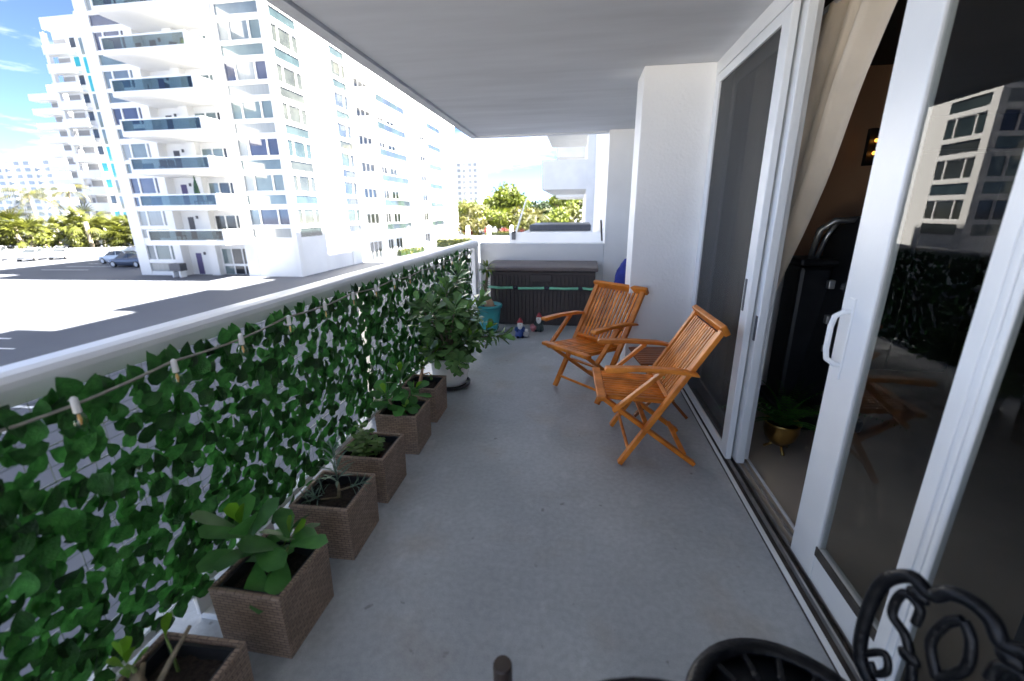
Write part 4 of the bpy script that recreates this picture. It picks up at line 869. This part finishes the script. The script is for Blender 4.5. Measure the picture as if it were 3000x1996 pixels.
# ================================================================== STORAGE BOX AND FAR END
bn = thing('storage_box', 'dark brown ribbed resin deck storage box along the end parapet', 'storage box', (-.46, 5.93, 0))
x0, x1, y0, y1 = -1.20, .245, 5.70, 6.17
MB().box(x0+.02, y0+.02, 0.0, x1-.02, y1-.01, .735).obj('body', 'bin', bn, bevel=.012)
nr = 26
for i in range(nr):
    xa = x0+.045+(x1-x0-.09)*i/nr; MB().box(xa+.004, y0+.006, .05, xa+(x1-x0-.09)/nr-.004, y0+.0195, .69).obj('rib', 'bin', bn, bevel=.004)
ld = MB().prism([(y0-.012, .74), (y0-.012, .785), (y0+.03, .80), (y0+.26, .835), (y1-.02, .835), (y1-.02, .74)], lambda u, w: (x0-.012, u, w), lambda u, w: (x1+.012, u, w)).obj('lid', 'binlid', bn, bevel=.012)
MB().box(-.62, y0-.02, .60, -.34, y0+.004, .70).obj('latch', 'bin', bn, bevel=.008)
hs = thing('mint_pole', 'mint green segmented tube tied along the front of the dark storage box', 'tube', (-.46, 5.67, .52))
for a, b in ((-1.19, -.86), (-.79, -.44), (-.37, .01), (.06, .24)):
    MB().tube([(a, 5.666, .522+.01*math.sin(a*9)), ((a+b)/2, 5.662, .518), (b-.012, 5.666, .522), (b, 5.666, .527)], [.017, .017, .0175, .023], 10).obj('segment', 'mint', hs, smooth=True)
for a in (-.825, -.405, .035): MB().ball((a, 5.666, .522), .028, sc=(1.45, 1, .9)).obj('tie', 'knot', hs)
rd = thing('thin_rod', 'thin rod with dark grip leaning against the end wall beside the storage box', 'rod', (.33, 6.1, 0))
MB().tube([(.40, 6.02, 0), (.355, 6.1, .7), (.31, 6.18, 1.10)], .004, 6).obj('shaft', 'frame', rd); MB().tube([(.31, 6.18, 1.10), (.285, 6.19, 1.38)], .012, 8).obj('grip', 'cap', rd)
bg_ = thing('blue_bag', 'crumpled blue bag hanging in the recess behind the pier', 'bag', (.60, 5.6, .6))
b = MB(); ring = []
for i in range(7):
    z = .50+.42*i/6; rr = (.13, .16, .15, .12, .10, .07, .03)[i]
    for j in range(12): a = 2*PI*j/12; k_ = 1+.18*math.sin(3*a+i*1.3); ring.append((.60+rr*k_*math.cos(a), 5.6+rr*.8*k_*math.sin(a), z))
b.add(ring, [(i*12+j, i*12+(j+1) % 12, (i+1)*12+(j+1) % 12, (i+1)*12+j) for i in range(6) for j in range(12)]+[tuple(range(12))[::-1], tuple(72+j for j in range(12))]); b.obj('body', 'blue', bg_, smooth=True)
MB().tube([(.60, 5.6, .92), (.66, 5.62, 1.02), (.78, 5.66, 1.1)], .01, 6).obj('strap', 'blue', bg_)
st_ = MB().box(.46, 5.45, .001, .76, 5.75, .498).obj('stool', 'frame'); tag(st_, 'small white stool under the blue bag behind the pier', 'stool')
tw = MB().prism([(5.58, .9), (5.70, .9), (5.72, .1), (5.66, .0), (5.55, .1)], lambda u, w: (.80, u, w+.25), lambda u, w: (.84, u, w+.25)).obj('folded_float', 'tealcloth'); tag(tw, 'narrow teal folded float standing in the recess behind the pier', 'float')
tw.location = (-.13, .06, -.24); tw.location = (-.04, .15, -.25)

# gnomes --------------------------------------------------------------
def gnome(loc, rot, lab, coat, side):
    t = thing('garden_gnome', lab, 'gnome', loc, rot)
    MB().lathe([(.0, 0), (.055, 0), (.062, .02), (.058, .06), (.046, .11), (.036, .14), (.02, .15)], 14, squash=.85).obj('body', coat, t, smooth=True, world=False)
    MB().ball((0, -.012, .168), .034, 12, 8).obj('head', 'gskin', t, smooth=True, world=False)
    MB().lathe([(.0, -.075), (.018, -.06), (.034, -.02), (.036, .005), (.028, .02), (.0, .025)], 12, (0, -.028, .168), .6).obj('beard', 'gwhite', t, smooth=True, world=False)
    MB().ball((0, -.047, .170), .008).obj('nose', 'gskin', t, world=False)
    for s in (-1, 1): MB().ball((s*.012, -.042, .180), .004, 6, 4).obj('eye', 'iron', t, world=False)
    MB().lathe([(.038, 0), (.037, .012), (.026, .035), (.012, .058), (.0, .066)], 12, (0, 0, .182)).obj('hat', 'gred', t, smooth=True, world=False)
    for s in (-1, 1): MB().tube([(s*.042, 0, .125), (s*.058, -.02, .095), (s*.035, -.05, .085)], [.015, .014, .011], 8).obj('arm', coat, t, smooth=True, world=False)
    for s in (-1, 1): MB().ball((s*.03, -.05, .012), .02, sc=(.9, 1.4, .65)).obj('boot', 'iron', t, world=False)
    if side == 'stone':
        MB().ball((.075, -.03, .045), .04, 10, 7, (1, .9, 1.1)).obj('stone_companion', 'ggrey', t, smooth=True, world=False); MB().ball((.078, -.035, .095), .022).obj('stone_head', 'gwhite', t, smooth=True, world=False)
    else:
        MB().lathe([(.03, 0), (.045, .03), (.048, .06), (.04, .085), (.0, .09)], 12, (-.07, -.02, 0)).obj('basket', 'gpink', t, smooth=True, world=False)
    return t
gnome((-.69, 5.11, 0), .15, 'garden gnome in blue coat with a small grey figure beside it', 'gblue', 'stone')
gnome((-.48, 5.42, 0), -.1, 'garden gnome in dark coat with a pink basket near the storage box', 'ggreen', 'basket')
dl = leaf_mesh('fallen_leaf', .07, .02, 'stem', 'lance', .1, .4, 4); o = link('fallen_leaf', dl); o.matrix_world = frame_mtx((-.88, 4.92, .006), (1, -.35, 0), (0, 0, 1)); tag(o, 'dry fallen leaf on the floor near the gnomes', 'leaf')

# ================================================================== TEAK CHAIRS (local: forward = -X, width along Y)
def teak_chair(loc, rot, lab):
    t = thing('folding_chair', lab, 'chair', loc, rot, 'teak folding armchairs by the pier')
    hw = .245
    def P(u, y, z): return (-u, y, z)
    def part(name, mb, bev=.004, m='teak', par=None): return mb.obj(name, m, par or t, world=False, bevel=bev)
    for s in (-1, 1):
        y = s*hw
        part('back_leg', MB().beam(P(-.335, y, .875), P(.175, y, 0.012), .028, .042, (0, 1, 0)))
        part('front_leg', MB().beam(P(.285, s*(hw-.034), .425), P(-.275, s*(hw-.034), 0.012), .026, .042, (0, 1, 0)))
        arm = MB(); yy = s*(hw+.032)
        prof = [(.285, .618), (.30, .632), (.29, .65), (.10, .655), (-.10, .648), (-.215, .625), (-.225, .607), (-.10, .622), (.10, .63)]
        arm.prism(prof, lambda u, w, q=yy: P(u, q-.028, w), lambda u, w, q=yy: P(u, q+.028, w)); a_ = part('armrest', arm, .006)
        part('arm_support', MB().beam(P(-.03, yy, .628), P(.235, yy-s*.002, .375), .024, .036, (0, 1, 0)))
        MB().tube([P(-.03, yy+s*.012, .60), P(-.03, yy+s*.016, .60)], .008, 8).obj('bolt', 'bolt', t, world=False); MB().tube([P(.222, yy+s*.012, .388), P(.222, yy+s*.016, .388)], .008, 8).obj('bolt', 'bolt', t, world=False)
        part('seat_rail', MB().beam(P(.28, s*(hw-.062), .428), P(-.10, s*(hw-.062), .405), .022, .035, (0, 1, 0)))
    part('front_rail', MB().beam(P(.30, -hw-.012, .437), P(.30, hw+.012, .437), .055, .028), .006)
    n = 11
    for i in range(n):
        y = -(hw-.055)+2*(hw-.055)*i/(n-1); part('seat_slat', MB().beam(P(.272, y, .442), P(-.115, y, .418), .027, .012), .002)
    # backrest between the stiles: direction of stile
    d = Vector(P(.51, 0, -.863)).normalized(); top = Vector(P(-.335, 0, .875)); nrm = Vector((.863, 0, .51)).normalized()
    def B(dist, y): q = top+d*dist; return (q.x, y, q.z)
    part('top_rail', MB().beam(B(.005, -hw-.036), B(.005, hw+.036), .062, .034, (.863, 0, .51)), .007)
    part('bottom_rail', MB().beam(B(.50, -hw+.016), B(.50, hw-.016), .04, .024, (.863, 0, .51)))
    for i in range(12):
        y = -(hw-.048)+2*(hw-.048)*i/11; part('back_slat', MB().beam(B(.036, y), B(.482, y), .021, .012, tuple(nrm)), .002)
    part('stretcher', MB().tube([P(.125, -hw, .10), P(.125, hw, .10)], .011, 8), 0); part('stretcher', MB().beam(P(-.21, -hw+.036, .075), P(-.21, hw-.036, .075), .03, .016)); part('stretcher', MB().beam(P(.02, -hw+.036, .245), P(.02, hw-.036, .245), .03, .016))
    return t
teak_chair((.455, 2.64, 0), math.radians(2), 'teak folding armchair with its back to the insect screen')
teak_chair((.127, 3.52, 0), math.atan2(.72, .69), 'teak folding armchair turned outward before the white pier')
tt_ = thing('side_table', 'small slatted teak folding side table between the two armchairs', 'table', (.63, 3.20, 0), .12, None)
for i in range(9): MB().beam((-.19, -.18+.045*i, .45), (.19, -.18+.045*i, .45), .036, .014).obj('slat', 'teakdark', tt_, world=False, bevel=.002)
for s in (-1, 1):
    MB().beam((s*.15, -.2, .43), (s*.15, .2, .43), .03, .022).obj('top_rail', 'teakdark', tt_, world=False, bevel=.003)
    MB().beam((-.17, s*.15, .42), (.19, s*.15, .01), .022, .035, (0, 1, 0)).obj('leg', 'teakdark', tt_, world=False, bevel=.003); MB().beam((.17, s*.122, .42), (-.19, s*.122, .01), .022, .035, (0, 1, 0)).obj('leg', 'teakdark', tt_, world=False, bevel=.003)
for x in (-.12, .12): MB().tube([(x, -.15, .085 if x > 0 else .085), (x, .15, .085)], .009, 6).obj('stretcher', 'teakdark', tt_, world=False)

# ================================================================== BLACK IRON FURNITURE NEAR THE CAMERA
ic = thing('iron_chair', 'black cast iron bistro chair with pierced round seat and scrolled back', 'chair', (.48, .70, 0), math.atan2(-.45, -.9))   # local +X = facing
R_ = .215; s_ = MB()
def circ(r, z, n=40, c=(0, 0)): return [(c[0]+r*math.cos(2*PI*i/n), c[1]+r*math.sin(2*PI*i/n), z) for i in range(n)]
s_ = MB(); s_.lathe([(R_-.038, .437), (R_-.036, .449), (R_-.02, .455), (R_, .450), (R_+.004, .440), (R_-.004, .428), (R_-.036, .430), (R_-.038, .437)], 44); s_.obj('seat_rim', 'iron', ic, smooth=True, world=False)
for i in range(14):
    a = 2*PI*i/14; ca, sa = math.cos(a), math.sin(a)
    b = MB(); b.beam((ca*.085, sa*.085, .438), (ca*(R_-.034), sa*(R_-.034), .440), .014, .010); b.ball((ca*.13, sa*.13, .440), .012, 8, 5, (1, 1, .5)); b.obj('seat_spoke', 'iron', ic, world=False, bevel=.002)
b = MB(); b.tube(circ(.085, .439, 30), .010, 8, closed=True); b.tube(circ(.045, .439, 20), .008, 8, closed=True)
for i in range(6): a = 2*PI*i/6; b.tube([(0, 0, .439), (math.cos(a)*.085, math.sin(a)*.085, .439)], .007, 6)
b.ball((0, 0, .44), .02, 10, 6, (1, 1, .6)); b.obj('seat_rosette', 'iron', ic, smooth=True, world=False)
bx = -.235
def arc(pts, r=.011): return MB().tube([(bx-.12*(p[1]-.43), p[0]*.78+.07, .43+(p[1]-.43)*.96) for p in pts], r, 10)
def spline(pts, n=14):
    out = []
    for i in range(len(pts)-1):
        p0 = pts[max(0, i-1)]; p1_ = pts[i]; p2_ = pts[i+1]; p3_ = pts[min(len(pts)-1, i+2)]
        for j in range(n):
            t = j/n; out.append(tuple(.5*((2*p1_[k])+(-p0[k]+p2_[k])*t+(2*p0[k]-5*p1_[k]+4*p2_[k]-p3_[k])*t*t+(-p0[k]+3*p1_[k]-3*p2_[k]+p3_[k])*t**3) for k in range(len(p1_))))
    return out+[pts[-1]]
half = [(-.07, .45), (-.15, .50), (-.175, .60), (-.168, .71), (-.12, .765), (-.07, .757), (-.04, .785), (0, .795)]
full = half + [(-p[0], p[1]) for p in half[::-1][1:]]
arc(spline(full), .0145).obj('back_frame', 'iron', ic, smooth=True, world=False)
for s in (-1, 1):
    arc(spline([(s*.05, .45), (s*.04, .55), (s*.08, .63), (s*.125, .66), (s*.12, .72), (s*.08, .715), (s*.075, .675)]), .0095).obj('scroll', 'iron', ic, smooth=True, world=False)
    arc(spline([(s*.15, .52), (s*.11, .56), (s*.09, .53), (s*.11, .50), (s*.13, .515)]), .008).obj('scroll', 'iron', ic, smooth=True, world=False)
    arc(spline([(s*.0, .60), (s*.035, .66), (s*.025, .72), (0, .75)]), .010).obj('scroll', 'iron', ic, smooth=True, world=False)
    for y, z in ((.06, .60), (.09, .74)): MB().ball((bx-.12*(z-.43)+.004, s*y*.78+.07, .43+(z-.43)*.96), .020, 8, 6, (.5, 1.1, .8)).obj('leaf_ornament', 'iron', ic, smooth=True, world=False)
    MB().tube([(-.16, s*.09, .438), (bx+.0, s*.06+.06, .44), (bx-.006, s*.055+.07, .46)], .013, 8).obj('back_bracket', 'iron', ic, smooth=True, world=False)
for a in (.7, 2.44, 3.84, 5.58):
    ca, sa = math.cos(a), math.sin(a); MB().tube(spline([(ca*.16, sa*.16, .43), (ca*.20, sa*.20, .30), (ca*.15, sa*.15, .15), (ca*.22, sa*.22, .012)]), .014, 8).obj('leg', 'iron', ic, smooth=True, world=False)
it_ = thing('bistro_table', 'round black iron bistro table with only its rim in view', 'table', (.16, .30, 0))
MB().lathe([(.0, .70), (.26, .70), (.275, .708), (.278, .72), (.272, .728), (.0, .728)], 40).obj('table_top', 'iron', it_, smooth=False, world=False); MB().tube([(0, 0, .05), (0, 0, .70)], .028, 12).obj('column', 'iron', it_, world=False)
for i in range(3): a = 2.2*i+2.9; MB().tube([(0, 0, .16), (math.cos(a)*.12, math.sin(a)*.12, .10), (math.cos(a)*.22, math.sin(a)*.22, .014)], .014, 8).obj('foot', 'iron', it_, smooth=True, world=False)
pb = thing('parasol_stand', 'dark metal tube stand with brown end cap rising from the balcony floor', 'stand', (-.15, .76, 0))
MB().lathe([(.0, .0), (.17, .0), (.17, .02), (.05, .045), (.03, .06)], 24).obj('base', 'iron', pb, world=False); MB().tube([(0, 0, .05), (0, 0, .425)], .021, 16).obj('tube', 'postmetal', pb, smooth=True, world=False); MB().lathe([(.0235, .40), (.0235, .445), (.021, .45), (.0, .45)], 16).obj('cap', 'cap', pb, world=False)

# ================================================================== INSIDE THE ROOM
cu = thing('curtain', 'long beige curtain swept to one side behind the open sliding door', 'curtain', (1.2, 2.6, 0.05)); vs = []; fs = []
NU, NV = 56, 26
for j in range(NV+1):
    v = j/NV; z = .06+2.38*v
    e = float(np.interp(z, [.05, .8, 1.0, 1.21, 1.41, 1.66, 2.03, 2.31, 2.46], [2.96, 2.91, 2.84, 2.72, 2.60, 2.48, 2.37, 2.24, 2.17]))
    for i in range(NU+1):
        u = i/NU; y = 3.60+(e-3.60)*u; vs.append((1.19+.038*math.sin(u*52+.6*math.sin(v*2))+.016*math.sin(u*23+v*3), y, z))
fs = [(j*(NU+1)+i, j*(NU+1)+i+1, (j+1)*(NU+1)+i+1, (j+1)*(NU+1)+i) for j in range(NV) for i in range(NU)]
MB().add(vs, fs).obj('cloth', 'curtain', cu, smooth=True); MB().tube([(1.17, -1, 2.44), (1.17, 3.60, 2.44)], .012, 8).obj('curtain_rod', 'frame', cu)
tm = thing('treadmill', 'folded black treadmill with grey rimmed deck and silver handle tube in the room', 'treadmill', (1.75, 3.2, .02))
MB().box(1.52, 3.25, .12, 1.74, 3.50, 1.12).obj('motor_housing', 'blackp', tm, bevel=.03); MB().box(1.50, 3.22, 1.121, 1.76, 3.50, 1.17).obj('console', 'blackp', tm, bevel=.02)
MB().beam((1.66, 3.02, .16), (1.82, 3.30, 1.42), .10, .46, (0, 1, -.2)).obj('deck', 'blackp', tm, bevel=.03)
MB().beam((1.70, 2.98, .16), (1.87, 3.24, 1.43), .035, .05, (0, 1, -.2)).obj('deck_rim', 'greyp', tm, bevel=.008)
MB().tube([(1.58, 3.28, 1.16), (1.60, 3.26, 1.36), (1.66, 3.22, 1.42), (1.80, 3.2, 1.43)], .020, 8).obj('handle_tube', 'silver', tm, smooth=True); MB().tube([(1.63, 3.3, 1.16), (1.66, 3.28, 1.32), (1.70, 3.25, 1.42)], .016, 8).obj('handle_tube', 'silver', tm, smooth=True)
MB().box(1.45, 2.95, .021, 1.95, 3.55, .119).obj('base', 'blackp', tm, bevel=.02)
for z in (.55, .75, .98): MB().box(1.66, 2.96+(z-.16)*.22, z, 1.70, 3.0+(z-.16)*.22, z+.06).obj('bracket', 'silver', tm, bevel=.006)
fpot = thing('brass_pot', 'footed brass bowl pot on the tiled floor inside the door', 'pot', (1.30, 2.66, .02))
MB().lathe([(.02, .05), (.05, .055), (.088, .10), (.10, .15), (.098, .19), (.105, .20), (.100, .205), (.09, .19), (.088, .16)], 24).obj('bowl', 'brass', fpot, smooth=True, world=False); MB().lathe([(.0, .175), (.089, .172)], 16).obj('soil', 'soil', fpot, world=False)
for i in range(3): a = 2.1*i+.5; MB().tube([(math.cos(a)*.02, math.sin(a)*.02, .06), (math.cos(a)*.05, math.sin(a)*.05, .03), (math.cos(a)*.08, math.sin(a)*.08, .008)], .009, 6).obj('foot', 'brass', fpot, smooth=True, world=False)
fe = thing('fern', 'green fern with arching fronds in the brass pot', 'plant', (1.30, 2.66, .19)); lf = leaf_mesh('b', 1, .42, 'fern', 'oval', .1, .1, 2)
for i in range(19):
    az = i*2.4; el = rnd(.7, 1.5); L = rnd(.34, .7); d = Vector((math.cos(az), math.sin(az), 0)); p = Vector((0, 0, 0)); ms = []
    for j in range(26):
        e = el-1.2*j/25; stp = d*math.cos(e)+Vector((0, 0, math.sin(e))); p = p+stp*L/26; sd_ = d.cross(Vector((0, 0, 1)))
        for s in (-1, 1): ms.append(frame_mtx(p, sd_*s+stp*.4, Vector((0, 0, 1))) @ Matrix.Scale(.046*(1.05-j/29), 4))
    link('frond', scatter_mesh('frond', lf, ms, 'fern'), fe)
sc_ = thing('wall_sconce', 'small dark wall lamp with two warm glowing bulbs inside the room', 'lamp', (2.2, 3.78, 1.9))
MB().box(2.06, 3.76, 1.80, 2.13, 3.799, 2.05).obj('back_plate', 'blackp', sc_)
for z in (1.965, 1.88): MB().ball((2.095, 3.735, z), .013, 10, 7).obj('bulb', 'warm', sc_, smooth=True)
cb = thing('dark_cabinet', 'tall dark cabinet standing at the far side of the room', 'cabinet', (2.6, 4.4, .02)); MB().box(2.35, 4.3, .021, 3.4, 4.9, 1.95).obj('carcass', 'blackp', cb, bevel=.01)
for x in (2.36, 2.885): MB().box(x+.005, 4.28, .06, x+.51, 4.299, 1.92).obj('door', 'blackp', cb, bevel=.004)

dr = thing('added_dark_drape', 'dark drape added to black out the room behind the near fixed glass leaf', 'drape', (1.14, 0, .05)); vs = []; NU, NV = 90, 4  # dark cloth added so the view through this pane goes black
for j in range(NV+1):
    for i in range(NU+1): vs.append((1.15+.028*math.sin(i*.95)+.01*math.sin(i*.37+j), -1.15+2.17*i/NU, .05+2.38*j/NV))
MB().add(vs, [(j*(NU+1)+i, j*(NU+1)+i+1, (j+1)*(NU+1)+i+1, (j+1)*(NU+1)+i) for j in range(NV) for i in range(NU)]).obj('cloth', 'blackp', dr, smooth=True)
